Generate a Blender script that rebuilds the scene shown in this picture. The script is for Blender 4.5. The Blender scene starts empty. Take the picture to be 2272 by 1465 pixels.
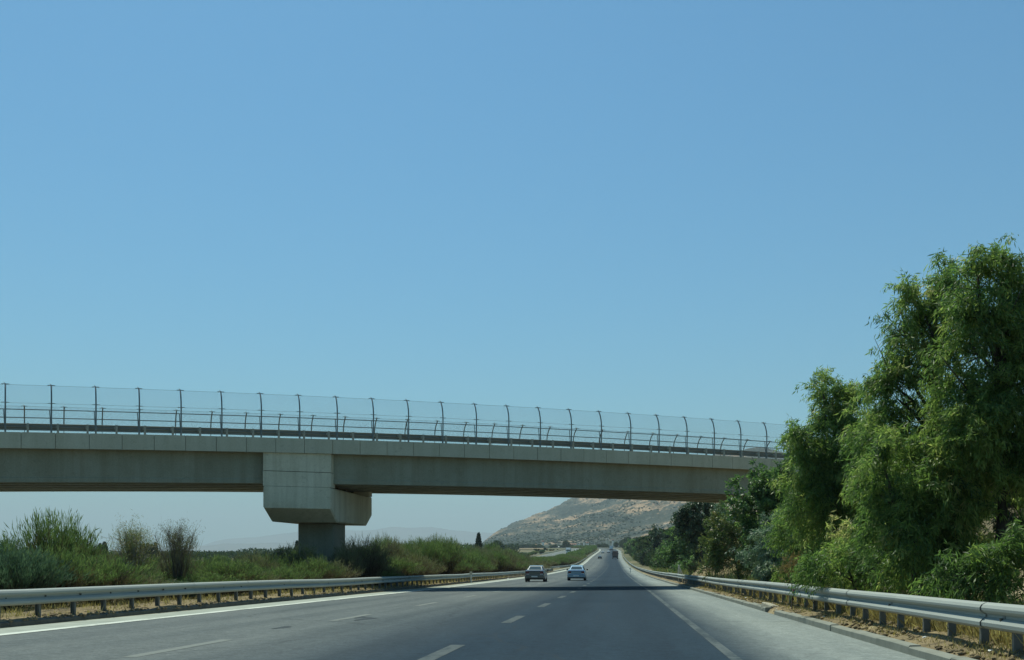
import bpy, math, random
import numpy as np
from mathutils import Vector, Matrix

rng = np.random.default_rng(7)
random.seed(7)
S = bpy.context.scene
COL = S.collection

# ------------------------------------------------------------------ camera
F_PX = 2400.0
CAM_H = 1.15
YAW = math.atan(244 / 2400.0)
CY, SY = math.cos(YAW), math.sin(YAW)
cam_d = bpy.data.cameras.new('camera')
cam = bpy.data.objects.new('camera', cam_d)
COL.objects.link(cam)
cam.location = (0, 0, CAM_H)
cam.rotation_euler = (math.radians(90), 0, YAW)
cam_d.sensor_width = 36.0
cam_d.lens = F_PX / 2272 * 36.0
cam_d.shift_y = (1232 - 732.5) / 2272
cam_d.clip_start = 0.1
cam_d.clip_end = 80000
S.camera = cam

# ------------------------------------------------------------------ light
SUN_EL, SUN_AZ = 62.0, 26.0          # degrees; azimuth to the left of the road direction
sun_d = bpy.data.lights.new('sun', 'SUN')
sun_d.energy = 4.8
sun_d.angle = math.radians(0.55)
sun_d.color = (0.97, 1.0, 0.84)
sun = bpy.data.objects.new('sun', sun_d)
COL.objects.link(sun)
_el, _az = math.radians(SUN_EL), math.radians(SUN_AZ)
sdir = Vector((-math.sin(_az) * math.cos(_el), math.cos(_az) * math.cos(_el), math.sin(_el)))
sun.rotation_euler = sdir.to_track_quat('Z', 'Y').to_euler()

world = bpy.data.worlds.new('World')
S.world = world
world.use_nodes = True
wn = world.node_tree
wn.nodes.clear()
sky = wn.nodes.new('ShaderNodeTexSky')
sky.sky_type = 'NISHITA'
sky.sun_disc = False
sky.sun_elevation = _el
sky.sun_rotation = -_az
sky.altitude = 200
sky.air_density = 1.3
sky.dust_density = 1.0
sky.ozone_density = 6.0
tint = wn.nodes.new('ShaderNodeMix')
tint.data_type = 'RGBA'
tint.blend_type = 'MULTIPLY'
tint.inputs[0].default_value = 1.0
tint.inputs[7].default_value = (0.50, 0.92, 0.98, 1)
bg = wn.nodes.new('ShaderNodeBackground')
bg.inputs['Strength'].default_value = 0.10
wo = wn.nodes.new('ShaderNodeOutputWorld')
wn.links.new(sky.outputs[0], tint.inputs[6])
wn.links.new(tint.outputs[2], bg.inputs['Color'])
wn.links.new(bg.outputs[0], wo.inputs['Surface'])

S.view_settings.view_transform = 'Standard'
S.view_settings.look = 'None'
S.view_settings.exposure = 0.0
S.view_settings.gamma = 1.0
S.view_settings.use_curve_mapping = False
S.render.engine = 'CYCLES'
S.cycles.use_denoising = True
S.cycles.max_bounces = 6
S.cycles.volume_bounces = 0
S.cycles.transparent_max_bounces = 6


# ------------------------------------------------------------------ helpers
def at(px, py, D):
    """world point that lies D metres ahead at the given column and row of the 2272x1465 photograph"""
    X = (px - 1136) / F_PX * D
    return Vector((X * CY - D * SY, X * SY + D * CY, CAM_H + (1232 - py) / F_PX * D))


def tag(o, label=None, cat=None, group=None, kind=None):
    if label: o['label'] = label
    if cat: o['category'] = cat
    if group: o['group'] = group
    if kind: o['kind'] = kind
    return o


def empty(name, loc=(0, 0, 0), rz=0.0):
    o = bpy.data.objects.new(name, None)
    o.location = loc
    o.rotation_euler = (0, 0, rz)
    o.empty_display_size = 0.2
    COL.objects.link(o)
    return o


def link(name, me, parent=None, loc=None, rot=None, scale=None):
    o = bpy.data.objects.new(name, me)
    if parent: o.parent = parent
    if loc is not None: o.location = loc
    if rot is not None: o.rotation_euler = rot
    if scale is not None: o.scale = scale
    COL.objects.link(o)
    return o


def mesh_np(name, verts, faces, mat, smooth=False, attrs=None, uv=None, mats=None, mi=None):
    """verts (N,3), faces (M,k) array with constant k"""
    verts = np.asarray(verts, dtype=np.float32)
    faces = np.asarray(faces, dtype=np.int32)
    k = faces.shape[1]
    me = bpy.data.meshes.new(name)
    me.vertices.add(len(verts))
    me.vertices.foreach_set('co', verts.ravel())
    me.loops.add(faces.size)
    me.loops.foreach_set('vertex_index', faces.ravel())
    me.polygons.add(len(faces))
    me.polygons.foreach_set('loop_start', np.arange(0, faces.size, k, dtype=np.int32))
    if smooth:
        me.polygons.foreach_set('use_smooth', np.ones(len(faces), dtype=bool))
    if mats:
        for m in mats: me.materials.append(m)
        if mi is not None: me.polygons.foreach_set('material_index', np.asarray(mi, dtype=np.int32))
    else:
        me.materials.append(mat)
    if attrs:
        for an, av in attrs.items():
            a = me.attributes.new(an, 'FLOAT', 'POINT')
            a.data.foreach_set('value', np.asarray(av, dtype=np.float32))
    if uv is not None:
        l = me.uv_layers.new(name='UVMap')
        uvl = np.asarray(uv, dtype=np.float32)[faces.ravel()]
        l.data.foreach_set('uv', uvl.ravel())
    me.update(calc_edges=True)
    me.validate()
    return me


class MB:
    """collects boxes, prisms, tubes into one mesh"""
    def __init__(s):
        s.v, s.f, s.m = [], [], []

    def add(s, verts, faces, mi=0):
        o = len(s.v)
        s.v += [tuple(p) for p in verts]
        s.f += [tuple(i + o for i in f) for f in faces]
        s.m += [mi] * len(faces)

    def box(s, x0, x1, y0, y1, z0, z1, mi=0):
        s.add([(x0, y0, z0), (x1, y0, z0), (x1, y1, z0), (x0, y1, z0), (x0, y0, z1), (x1, y0, z1), (x1, y1, z1), (x0, y1, z1)],
              [(0, 3, 2, 1), (4, 5, 6, 7), (0, 1, 5, 4), (1, 2, 6, 5), (2, 3, 7, 6), (3, 0, 4, 7)], mi)

    def bbox(s, x0, x1, y0, y1, z0, z1, b=0.01, mi=0):
        """box with chamfered edges along z and top"""
        pts = [(x0 + b, y0), (x1 - b, y0), (x1, y0 + b), (x1, y1 - b), (x1 - b, y1), (x0 + b, y1), (x0, y1 - b), (x0, y0 + b)]
        cx, cy = (x0 + x1) / 2, (y0 + y1) / 2
        ins = [(cx + (p[0] - cx) * (1 - 2 * b / max(x1 - x0, 1e-6)), cy + (p[1] - cy) * (1 - 2 * b / max(y1 - y0, 1e-6))) for p in pts]
        v = [(p[0], p[1], z0) for p in pts] + [(p[0], p[1], z1 - b) for p in pts] + [(p[0], p[1], z1) for p in ins]
        f = [tuple(range(7, -1, -1)), tuple(range(16, 24))]
        for r in (0, 8):
            for i in range(8):
                j = (i + 1) % 8
                f.append((r + i, r + j, r + 8 + j, r + 8 + i))
        s.add(v, f, mi)

    def tube(s, pts, radii, n=8, mi=0, cap=True):
        pts = [Vector(p) for p in pts]
        if not hasattr(radii, '__len__'): radii = [radii] * len(pts)
        v, f = [], []
        for i, p in enumerate(pts):
            d = (pts[min(i + 1, len(pts) - 1)] - pts[max(i - 1, 0)]).normalized()
            a = d.cross(Vector((0, 0, 1)))
            if a.length < 1e-3: a = Vector((1, 0, 0))
            a.normalize()
            b = a.cross(d)
            for k in range(n):
                t = 2 * math.pi * k / n
                v.append(p + (a * math.cos(t) + b * math.sin(t)) * radii[i])
        for i in range(len(pts) - 1):
            for k in range(n):
                j = (k + 1) % n
                f.append((i * n + k, i * n + j, (i + 1) * n + j, (i + 1) * n + k))
        if cap:
            f.append(tuple(range(n - 1, -1, -1)))
            f.append(tuple(range((len(pts) - 1) * n, len(pts) * n)))
        s.add(v, f, mi)

    def mesh(s, name, mats, smooth=False):
        me = bpy.data.meshes.new(name)
        me.from_pydata(s.v, [], s.f)
        if not isinstance(mats, (list, tuple)): mats = [mats]
        for m in mats: me.materials.append(m)
        me.polygons.foreach_set('material_index', s.m)
        if smooth: me.polygons.foreach_set('use_smooth', [True] * len(s.f))
        me.update(calc_edges=True)
        return me

    def build(s, name, mats, parent=None, loc=None, rot=None, smooth=False):
        return link(name, s.mesh(name, mats, smooth), parent, loc, rot)


# ------------------------------------------------------------------ materials
class NT:
    def __init__(s, name):
        s.m = bpy.data.materials.new(name)
        s.m.use_nodes = True
        s.t = s.m.node_tree
        s.t.nodes.clear()
        s.out = s.t.nodes.new('ShaderNodeOutputMaterial')

    def n(s, kind, **kw):
        nd = s.t.nodes.new('ShaderNode' + kind)
        for k, v in kw.items():
            if k.startswith('i_'):
                nd.inputs[k[2:].replace('_', ' ')].default_value = v
            else:
                setattr(nd, k, v)
        return nd

    def l(s, a, b): s.t.links.new(a, b)

    def coord(s, which='Object'):
        return s.n('TexCoord').outputs[which]

    def noise(s, vec, scale, detail=4, rough=0.55, dist=0.0, stretch=None):
        if stretch:
            mp = s.n('Mapping')
            mp.inputs['Scale'].default_value = stretch
            s.l(vec, mp.inputs['Vector'])
            vec = mp.outputs[0]
        nd = s.n('TexNoise')
        nd.inputs['Scale'].default_value = scale
        nd.inputs['Detail'].default_value = detail
        nd.inputs['Roughness'].default_value = rough
        nd.inputs['Distortion'].default_value = dist
        s.l(vec, nd.inputs['Vector'])
        return nd.outputs['Fac']

    def ramp(s, fac, stops):
        r = s.n('ValToRGB')
        e = r.color_ramp.elements
        while len(e) < len(stops): e.new(0.5)
        for i, (p, c) in enumerate(stops):
            e[i].position = p
            e[i].color = (c[0], c[1], c[2], 1) if hasattr(c, '__len__') else (c, c, c, 1)
        s.l(fac, r.inputs[0])
        return r.outputs[0]

    def mix(s, fac, a, b, mode='MIX'):
        m = s.n('Mix', data_type='RGBA', blend_type=mode)
        if hasattr(fac, 'links') or isinstance(fac, bpy.types.NodeSocket): s.l(fac, m.inputs[0])
        else: m.inputs[0].default_value = fac
        for v, i in ((a, 6), (b, 7)):
            if isinstance(v, bpy.types.NodeSocket): s.l(v, m.inputs[i])
            else: m.inputs[i].default_value = (v[0], v[1], v[2], 1) if hasattr(v, '__len__') else (v, v, v, 1)
        return m.outputs[2]

    def math(s, op, a, b=None, c=None, clamp=False):
        m = s.n('Math', operation=op, use_clamp=clamp)
        for v, i in ((a, 0), (b, 1), (c, 2)):
            if v is None: continue
            if isinstance(v, bpy.types.NodeSocket): s.l(v, m.inputs[i])
            else: m.inputs[i].default_value = v
        return m.outputs[0]

    def smooth(s, v, a, b):
        m = s.n('MapRange', interpolation_type='SMOOTHSTEP')
        s.l(v, m.inputs[0])
        m.inputs[1].default_value = a
        m.inputs[2].default_value = b
        return m.outputs[0]

    def bsdf(s, col, rough=0.8, metal=0.0, bump=None, bstr=0.3, bdist=0.02, spec=0.5):
        b = s.n('BsdfPrincipled')
        if isinstance(col, bpy.types.NodeSocket): s.l(col, b.inputs['Base Color'])
        else: b.inputs['Base Color'].default_value = (*col, 1)
        if isinstance(rough, bpy.types.NodeSocket): s.l(rough, b.inputs['Roughness'])
        else: b.inputs['Roughness'].default_value = rough
        b.inputs['Metallic'].default_value = metal
        b.inputs['Specular IOR Level'].default_value = spec
        if bump is not None:
            bp = s.n('Bump')
            bp.inputs['Strength'].default_value = bstr
            bp.inputs['Distance'].default_value = bdist
            s.l(bump, bp.inputs['Height'])
            s.l(bp.outputs[0], b.inputs['Normal'])
        s.l(b.outputs[0], s.out.inputs['Surface'])
        return b


def simple(name, c1, c2, scale=3.0, rough=0.8, metal=0.0, bstr=0.2, bdist=0.01, stretch=None, spec=0.5):
    t = NT(name)
    co = t.coord()
    n1 = t.noise(co, scale, 6, 0.6, 0.3, stretch)
    col = t.ramp(n1, [(0.3, c1), (0.7, c2)])
    n2 = t.noise(co, scale * 12, 3)
    t.bsdf(col, rough, metal, n2, bstr, bdist, spec)
    return t.m


def m_concrete(name, base, stain, light, spec=0.3):
    t = NT(name)
    co = t.coord()
    big = t.noise(co, 0.35, 6, 0.65, 0.4)
    col = t.ramp(big, [(0.25, stain), (0.5, base), (0.75, light)])
    streak = t.noise(co, 1.0, 5, 0.6, 0.0, (2.2, 2.2, 0.12))
    col = t.mix(t.ramp(streak, [(0.42, 0.0), (0.70, 0.75)]), col, stain)
    blot = t.noise(co, 2.6, 6, 0.75, 1.0)
    col = t.mix(t.ramp(blot, [(0.56, 0.0), (0.68, 0.5)]), col, tuple(x * 0.6 for x in stain))
    fine = t.noise(co, 18, 4, 0.6)
    col = t.mix(0.35, col, t.ramp(fine, [(0.3, tuple(x * 0.7 for x in base)), (0.7, light)]))
    t.bsdf(col, 0.88, 0, t.noise(co, 40, 3), 0.25, 0.01, spec)
    return t.m


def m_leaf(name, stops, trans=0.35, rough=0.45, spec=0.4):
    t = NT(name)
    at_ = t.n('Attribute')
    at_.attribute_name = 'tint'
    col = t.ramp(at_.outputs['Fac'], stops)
    b = t.n('BsdfPrincipled')
    t.l(col, b.inputs['Base Color'])
    b.inputs['Roughness'].default_value = rough
    b.inputs['Specular IOR Level'].default_value = spec
    tr = t.n('BsdfTranslucent')
    t.l(t.mix(1.0, col, (1.65, 1.9, 1.5), 'MULTIPLY'), tr.inputs['Color'])
    mx = t.n('MixShader')
    mx.inputs[0].default_value = trans
    t.l(b.outputs[0], mx.inputs[1])
    t.l(tr.outputs[0], mx.inputs[2])
    t.l(mx.outputs[0], t.out.inputs['Surface'])
    return t.m


def m_road(name, opposite=False):
    t = NT(name)
    uv = t.coord('UV')                       # u = metres across, v = metres along
    sep = t.n('SeparateXYZ')
    t.l(uv, sep.inputs[0])
    wob = t.noise(uv, 1.0, 4, 0.6, 0, (0.25, 0.03, 1))
    u = t.math('ADD', sep.outputs[0], t.math('MULTIPLY', t.math('SUBTRACT', wob, 0.5), 1.6))
    streak = t.noise(uv, 1.0, 6, 0.6, 0.2, (1.6, 0.05, 1))
    patch = t.noise(uv, 1.0, 5, 0.6, 0.5, (0.22, 0.06, 1))
    grain = t.noise(uv, 22, 3, 0.7)
    grain2 = t.noise(uv, 5, 4, 0.7, 0.5)
    old = t.ramp(patch, [(0.3, (0.100, 0.115, 0.113)), (0.7, (0.138, 0.150, 0.142))])
    new = t.ramp(patch, [(0.3, (0.012, 0.028, 0.044)), (0.7, (0.024, 0.042, 0.058))])  # newer asphalt; dark blue of a windscreen reflection also put into the colour
    sh = t.ramp(patch, [(0.3, (0.20, 0.222, 0.205)), (0.7, (0.27, 0.29, 0.262))])
    if opposite:
        col = t.mix(0.3, old, sh)
    else:
        col = t.mix(t.smooth(u, -6.6, -1.9), old, new)
        shf = t.smooth(u, 1.2, 2.9)
        col = t.mix(shf, col, sh)
    # darker wheel tracks in every lane
    for c in (-7.6, -9.3, -3.6, -5.3, -1.4, 0.5):
        d = t.math('ABSOLUTE', t.math('SUBTRACT', sep.outputs[0], c))
        f = t.math('MULTIPLY', t.math('SUBTRACT', 1.0, t.smooth(d, 0.1, 0.55)), 0.22)
        col = t.mix(f, col, t.mix(1.0, col, (0.45, 0.5, 0.55), 'MULTIPLY'))
    col = t.mix(t.ramp(streak, [(0.42, 0.0), (0.80, 0.5)]), col, t.mix(1.0, col, (0.5, 0.55, 0.6), 'MULTIPLY'))
    col = t.mix(0.55, col, t.ramp(grain, [(0.3, 0.25), (0.7, 0.78)]), 'OVERLAY')
    col = t.mix(0.55, col, t.ramp(grain2, [(0.3, 0.30), (0.7, 0.70)]), 'OVERLAY')
    blot = t.noise(uv, 1.0, 6, 0.7, 0.8, (0.7, 0.10, 1))
    col = t.mix(t.ramp(blot, [(0.52, 0.0), (0.72, 0.40)]), col, t.mix(1.0, col, (0.55, 0.58, 0.6), 'MULTIPLY'))
    # thin cracks and sealed seams
    w = t.n('TexVoronoi', feature='DISTANCE_TO_EDGE')
    mp = t.n('Mapping')
    mp.inputs['Scale'].default_value = (0.16, 0.07, 1)
    t.l(uv, mp.inputs['Vector'])
    dist = t.mix(0.12, mp.outputs[0], t.n('TexNoise').outputs['Color'])
    nz = t.n('TexNoise')
    nz.inputs['Scale'].default_value = 0.8
    nz.inputs['Detail'].default_value = 5
    t.l(uv, nz.inputs['Vector'])
    dist = t.mix(0.10, mp.outputs[0], nz.outputs['Color'], 'ADD')
    t.l(dist, w.inputs['Vector'])
    w.inputs['Scale'].default_value = 1.0
    crack = t.math('MULTIPLY', t.math('SUBTRACT', 1.0, t.smooth(w.outputs['Distance'], 0.001, 0.006)), 0.35)
    col = t.mix(crack, col, (0.03, 0.035, 0.037))
    rough = t.ramp(patch, [(0.3, 0.62), (0.7, 0.80)])
    t.bsdf(col, 0.92, 0, grain, 0.5, 0.008, 0.12)
    return t.m


def m_paint(name, strength, base=(0.11, 0.125, 0.125), dull=0.0):
    """worn road paint: patches of white over asphalt colour"""
    t = NT(name)
    uv = t.coord('UV')
    a = t.noise(uv, 6, 6, 0.75, 0.4)
    b = t.noise(uv, 1.0, 4, 0.6, 0, (3.0, 0.35, 1))
    f = t.math('MULTIPLY', t.math('ADD', a, b), 0.5)
    f = t.smooth(f, 0.62 - 0.30 * strength, 0.75 - 0.30 * strength)
    col = t.mix(f, base, (0.62, 0.64, 0.56))
    col = t.mix(dull, col, base)
    t.bsdf(col, 0.9, 0, a, 0.3, 0.003, 0.12)
    return t.m


M = {}
M['road'] = m_road('asphalt')
M['road2'] = m_road('asphalt_opposite', True)
M['paint'] = m_paint('edge_paint', 0.8, (0.24, 0.26, 0.22), 0.12)
M['paint_worn'] = m_paint('worn_paint', 0.80, (0.050, 0.066, 0.072), 0.935)
M['paint_left'] = m_paint('worn_left_paint', 0.9, (0.11, 0.122, 0.115), 0.86)
M['paint_faint'] = m_paint('faint_paint', 0.65, (0.045, 0.062, 0.07), 0.91)
M['gutter'] = simple('gutter_concrete', (0.27, 0.29, 0.245), (0.38, 0.40, 0.34), 1.5, 0.9, 0, 0.3, 0.01, None, 0.1)
M['kerb'] = simple('kerb_concrete', (0.19, 0.195, 0.16), (0.27, 0.275, 0.23), 2.5, 0.95, 0, 0.3, 0.01, None, 0.1)
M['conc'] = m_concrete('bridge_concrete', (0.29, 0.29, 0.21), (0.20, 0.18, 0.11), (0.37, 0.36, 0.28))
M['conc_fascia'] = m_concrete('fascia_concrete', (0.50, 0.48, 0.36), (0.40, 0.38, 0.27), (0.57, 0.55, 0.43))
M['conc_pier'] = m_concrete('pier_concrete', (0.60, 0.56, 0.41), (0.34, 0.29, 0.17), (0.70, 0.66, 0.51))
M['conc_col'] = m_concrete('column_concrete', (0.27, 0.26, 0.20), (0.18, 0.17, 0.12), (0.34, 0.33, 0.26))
M['joint'] = simple('joint_dark', (0.05, 0.05, 0.04), (0.09, 0.09, 0.07), 4, 0.95)
M['steel'] = simple('galvanised_steel', (0.25, 0.27, 0.25), (0.40, 0.42, 0.37), 2.0, 0.65, 0.0, 0.08, 0.004, (1, 0.25, 1), 0.15)
M['steel_post'] = simple('post_steel', (0.13, 0.14, 0.135), (0.24, 0.245, 0.22), 3.0, 0.6, 0.4)
M['fence_steel'] = simple('fence_steel', (0.12, 0.15, 0.155), (0.19, 0.215, 0.215), 4.0, 0.5, 0.35)
M['wire'] = simple('fence_wire', (0.07, 0.09, 0.095), (0.1, 0.12, 0.125), 4.0, 0.7, 0.0)
M['steel_shaded'] = simple('shaded_steel', (0.17, 0.18, 0.165), (0.27, 0.275, 0.25), 2.0, 0.6, 0.1, 0.08, 0.004, (1, 0.25, 1))  # bridge beams: darkness of their shaded backs put into the steel colour
M['white_cap'] = simple('white_cap', (0.7, 0.72, 0.66), (0.8, 0.8, 0.75), 4.0, 0.5)
M['bark'] = simple('bark', (0.045, 0.035, 0.026), (0.12, 0.10, 0.075), 6, 0.95, 0, 0.8, 0.03, (1, 1, 0.25))
M['bark_pale'] = simple('pale_branch_bark', (0.22, 0.20, 0.17), (0.38, 0.36, 0.31), 6, 0.9, 0, 0.5, 0.02, (1, 1, 0.3))
M['leaf_acacia'] = m_leaf('acacia_leaf', [(0.0, (0.053, 0.092, 0.032)), (0.35, (0.118, 0.187, 0.049)), (0.65, (0.215, 0.276, 0.069)), (0.92, (0.327, 0.338, 0.115)), (1.0, (0.450, 0.391, 0.179))], 0.45, 0.5, 0.3)
M['leaf_acacia_grey'] = m_leaf('grey_green_leaf', [(0.0, (0.071, 0.111, 0.071)), (0.5, (0.152, 0.222, 0.140)), (1.0, (0.342, 0.402, 0.281))], 0.25)
M['leaf_broad'] = m_leaf('broad_leaf', [(0.0, (0.037, 0.068, 0.026)), (0.5, (0.093, 0.163, 0.050)), (1.0, (0.201, 0.271, 0.085))], 0.35)
M['leaf_olive'] = m_leaf('olive_brown_leaf', [(0.0, (0.065, 0.095, 0.029)), (0.45, (0.122, 0.166, 0.046)), (0.75, (0.201, 0.181, 0.065)), (1.0, (0.288, 0.206, 0.086))], 0.3)
M['leaf_dark'] = m_leaf('dark_eucalypt_leaf', [(0.0, (0.023, 0.043, 0.026)), (0.6, (0.049, 0.086, 0.043)), (1.0, (0.115, 0.164, 0.066))], 0.2)
M['leaf_orange'] = m_leaf('dry_orange_leaf', [(0.0, (0.091, 0.091, 0.033)), (0.5, (0.221, 0.143, 0.058)), (1.0, (0.338, 0.208, 0.091))], 0.3)
M['broom'] = m_leaf('broom_twig', [(0.0, (0.060, 0.043, 0.028)), (0.30, (0.101, 0.082, 0.046)), (0.5, (0.071, 0.101, 0.039)), (0.8, (0.096, 0.144, 0.046)), (1.0, (0.151, 0.190, 0.067))], 0.30, 0.6, 0.1)
M['broom_brown'] = m_leaf('broom_dry_twig', [(0.0, (0.068, 0.048, 0.035)), (0.5, (0.141, 0.113, 0.070)), (0.8, (0.126, 0.141, 0.059)), (1.0, (0.193, 0.185, 0.107))], 0.25, 0.6, 0.1)
M['broom_blue'] = m_leaf('broom_bluegreen_twig', [(0.0, (0.042, 0.046, 0.031)), (0.4, (0.042, 0.077, 0.046)), (1.0, (0.093, 0.140, 0.087))], 0.25, 0.6, 0.1)
M['straw'] = m_leaf('dry_grass', [(0.0, (0.17, 0.125, 0.05)), (0.6, (0.31, 0.235, 0.09)), (1.0, (0.42, 0.34, 0.16))], 0.3, 0.8)
M['cypress'] = m_leaf('cypress_leaf', [(0.0, (0.018, 0.034, 0.022)), (1.0, (0.045, 0.07, 0.035))], 0.1, 0.7, 0.05)
M['far_leaf'] = m_leaf('far_tree_leaf', [(0.0, (0.027, 0.043, 0.023)), (0.6, (0.050, 0.077, 0.034)), (1.0, (0.086, 0.104, 0.045))], 0.15, 0.8, 0.0)
M['glass'] = simple('car_glass', (0.012, 0.02, 0.024), (0.03, 0.045, 0.05), 2, 0.06, 0, 0, 0, None, 0.9)
M['tyre'] = simple('tyre_rubber', (0.012, 0.012, 0.013), (0.025, 0.025, 0.025), 8, 0.85)
M['rim'] = simple('wheel_rim', (0.35, 0.36, 0.37), (0.5, 0.5, 0.5), 8, 0.35, 0.8)
M['red_light'] = simple('tail_lamp', (0.10, 0.012, 0.012), (0.16, 0.02, 0.02), 8, 0.2)
M['lamp_white'] = simple('reverse_lamp', (0.55, 0.5, 0.48), (0.75, 0.72, 0.7), 8, 0.15)
M['plate'] = simple('number_plate', (0.65, 0.66, 0.64), (0.75, 0.75, 0.72), 8, 0.4)
M['trim'] = simple('black_trim', (0.018, 0.019, 0.02), (0.03, 0.03, 0.032), 8, 0.6)


def m_carpaint(name, c, metal=0.55, rough=0.28):
    t = NT(name)
    co = t.coord()
    col = t.ramp(t.noise(co, 3, 4), [(0.3, tuple(x * 0.9 for x in c)), (0.7, c)])
    b = t.bsdf(col, rough, metal)
    b.inputs['Coat Weight'].default_value = 0.7
    b.inputs['Coat Roughness'].default_value = 0.06
    return t.m


M['car_dark'] = m_carpaint('dark_grey_paint', (0.12, 0.12, 0.115), 0.5)
M['car_silver'] = m_carpaint('silver_blue_paint', (0.22, 0.32, 0.42))
M['car_black'] = m_carpaint('black_paint', (0.02, 0.024, 0.028))
M['car_white'] = m_carpaint('white_paint', (0.75, 0.77, 0.77), 0.0)
M['truck_dark'] = simple('truck_tarpaulin', (0.035, 0.04, 0.05), (0.07, 0.07, 0.08), 1.0, 0.7)
M['truck_red'] = simple('truck_tail', (0.12, 0.06, 0.05), (0.17, 0.09, 0.07), 1.0, 0.7)
M['litter'] = simple('litter_white', (0.62, 0.63, 0.6), (0.8, 0.8, 0.77), 8, 0.5)
M['litter_green'] = simple('litter_green', (0.2, 0.45, 0.3), (0.35, 0.6, 0.42), 8, 0.4)
M['block'] = simple('broken_block', (0.33, 0.29, 0.2), (0.5, 0.46, 0.36), 6, 0.95, 0, 0.6, 0.03)
M['reflector'] = simple('reflector_red', (0.45, 0.03, 0.04), (0.6, 0.06, 0.06), 8, 0.3)
M['wall_white'] = simple('whitewash', (0.62, 0.61, 0.56), (0.78, 0.76, 0.70), 0.5, 0.9)
M['wall_cream'] = simple('cream_render', (0.5, 0.44, 0.33), (0.62, 0.56, 0.44), 0.5, 0.9)
M['tiles'] = simple('terracotta_tiles', (0.32, 0.13, 0.08), (0.42, 0.2, 0.13), 1.0, 0.9)
M['post_white'] = simple('weathered_white_post', (0.5, 0.51, 0.46), (0.68, 0.68, 0.62), 4, 0.7)

# ground: soil, dry grass, scrub green by place
t = NT('ground_soil')
co = t.coord()
g1 = t.noise(co, 0.9, 7, 0.65, 0.5)
g2 = t.noise(co, 0.012, 6, 0.6, 0.3)
g3 = t.noise(co, 9.0, 4, 0.7)
soil = t.ramp(g1, [(0.30, (0.115, 0.082, 0.045)), (0.5, (0.24, 0.185, 0.10)), (0.72, (0.36, 0.295, 0.165))])
field = t.ramp(g2, [(0.40, (0.05, 0.07, 0.03)), (0.54, (0.10, 0.10, 0.05)), (0.66, (0.26, 0.21, 0.11))])
sepx = t.n('SeparateXYZ')
t.l(co, sepx.inputs[0])
far = t.smooth(sepx.outputs[1], 130.0, 320.0)
col = t.mix(t.math('MULTIPLY', far, 0.85), soil, field)
col = t.mix(0.4, col, t.ramp(g3, [(0.3, 0.25), (0.7, 0.75)]), 'OVERLAY')
t.bsdf(col, 0.95, 0, g3, 0.8, 0.05, 0.2)
M['ground'] = t.m

t = NT('verge_dirt')
co = t.coord()
g1 = t.noise(co, 1.7, 7, 0.7, 0.8)
g3 = t.noise(co, 14.0, 4, 0.7)
col = t.ramp(g1, [(0.30, (0.10, 0.075, 0.045)), (0.45, (0.19, 0.145, 0.08)), (0.62, (0.27, 0.205, 0.11)), (0.8, (0.36, 0.28, 0.16))])
col = t.mix(0.5, col, t.ramp(g3, [(0.3, 0.2), (0.7, 0.8)]), 'OVERLAY')
t.bsdf(col, 0.95, 0, g3, 0.9, 0.04, 0.2)
M['dirt'] = t.m

# hillside: tan dry grass, grey green scrub, pale rock
t = NT('hillside')
co = t.coord()
mp = t.n('Mapping')
mp.inputs['Rotation'].default_value = (0, math.radians(24), 0)
mp.inputs['Scale'].default_value = (0.35, 0.5, 1.5)
t.l(co, mp.inputs['Vector'])
big = t.noise(mp.outputs[0], 0.0060, 8, 0.62, 0.8)
mid = t.noise(mp.outputs[0], 0.030, 6, 0.65, 0.6)
fine = t.noise(co, 0.085, 5, 0.75, 0.2)
f = t.math('ADD', t.math('MULTIPLY', big, 0.50), t.math('ADD', t.math('MULTIPLY', mid, 0.22), t.math('MULTIPLY', fine, 0.28)))
sepx = t.n('SeparateXYZ')
t.l(co, sepx.inputs[0])
low = t.smooth(sepx.outputs[2], 95.0, 15.0)
f = t.math('SUBTRACT', f, t.math('MULTIPLY', low, 0.055))
col = t.ramp(f, [(0.43, (0.026, 0.038, 0.028)), (0.49, (0.055, 0.065, 0.047)), (0.515, (0.13, 0.108, 0.072)), (0.54, (0.33, 0.225, 0.135)), (0.61, (0.44, 0.31, 0.19))])
rock = t.ramp(t.noise(co, 0.055, 4, 0.8, 0.5), [(0.60, 0.0), (0.68, 0.8)])
col = t.mix(rock, col, (0.36, 0.33, 0.28))
t.bsdf(col, 0.95, 0, mid, 0.6, 12.0, 0.1)
M['hill'] = t.m
M['mountain'] = simple('far_mountain', (0.07, 0.075, 0.06), (0.13, 0.12, 0.09), 0.002, 0.95)

# ------------------------------------------------------------------ road geometry functions
_pv = [-200, 0, 60, 90, 125, 170, 234, 290, 332, 400, 490, 600, 700, 773, 900, 1000, 1100, 1200, 1400, 1700, 2500, 5000]
_pz = [2.58, 0, -.775, -1.12, -1.5, -1.85, -2.15, -2.22, -2.15, -1.6, -.28, 1.5, 3.0, 4.1, 5.9, 7.2, 8.1, 8.8, 9.6, 9, 3, 0]
_av = [-200, 60, 125, 234, 332, 490, 773, 900, 1000, 1100, 1200, 1300, 1400, 1700]
_aa = [0, 0, -.4, -1.1, -1.75, -3.6, -4.8, -7, -12, -24, -46, -80, -125, -260]
_vd = np.arange(-220, 5200, 2.0)
_k = np.exp(-0.5 * (np.arange(-30, 31) / 9.0) ** 2)
_k /= _k.sum()


def _sm(xs, ys):
    y = np.interp(_vd, xs, ys)
    yp = np.pad(y, 30, mode='edge')
    ys_ = np.convolve(yp, _k, mode='valid')
    w = np.clip((_vd - 55) / 30, 0, 1)
    return y * (1 - w) + ys_ * w


_PZ, _AA = _sm(_pv, _pz), _sm(_av, _aa)
prof = lambda v: np.interp(v, _vd, _PZ)
axis = lambda v: np.interp(v, _vd, _AA)

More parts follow.
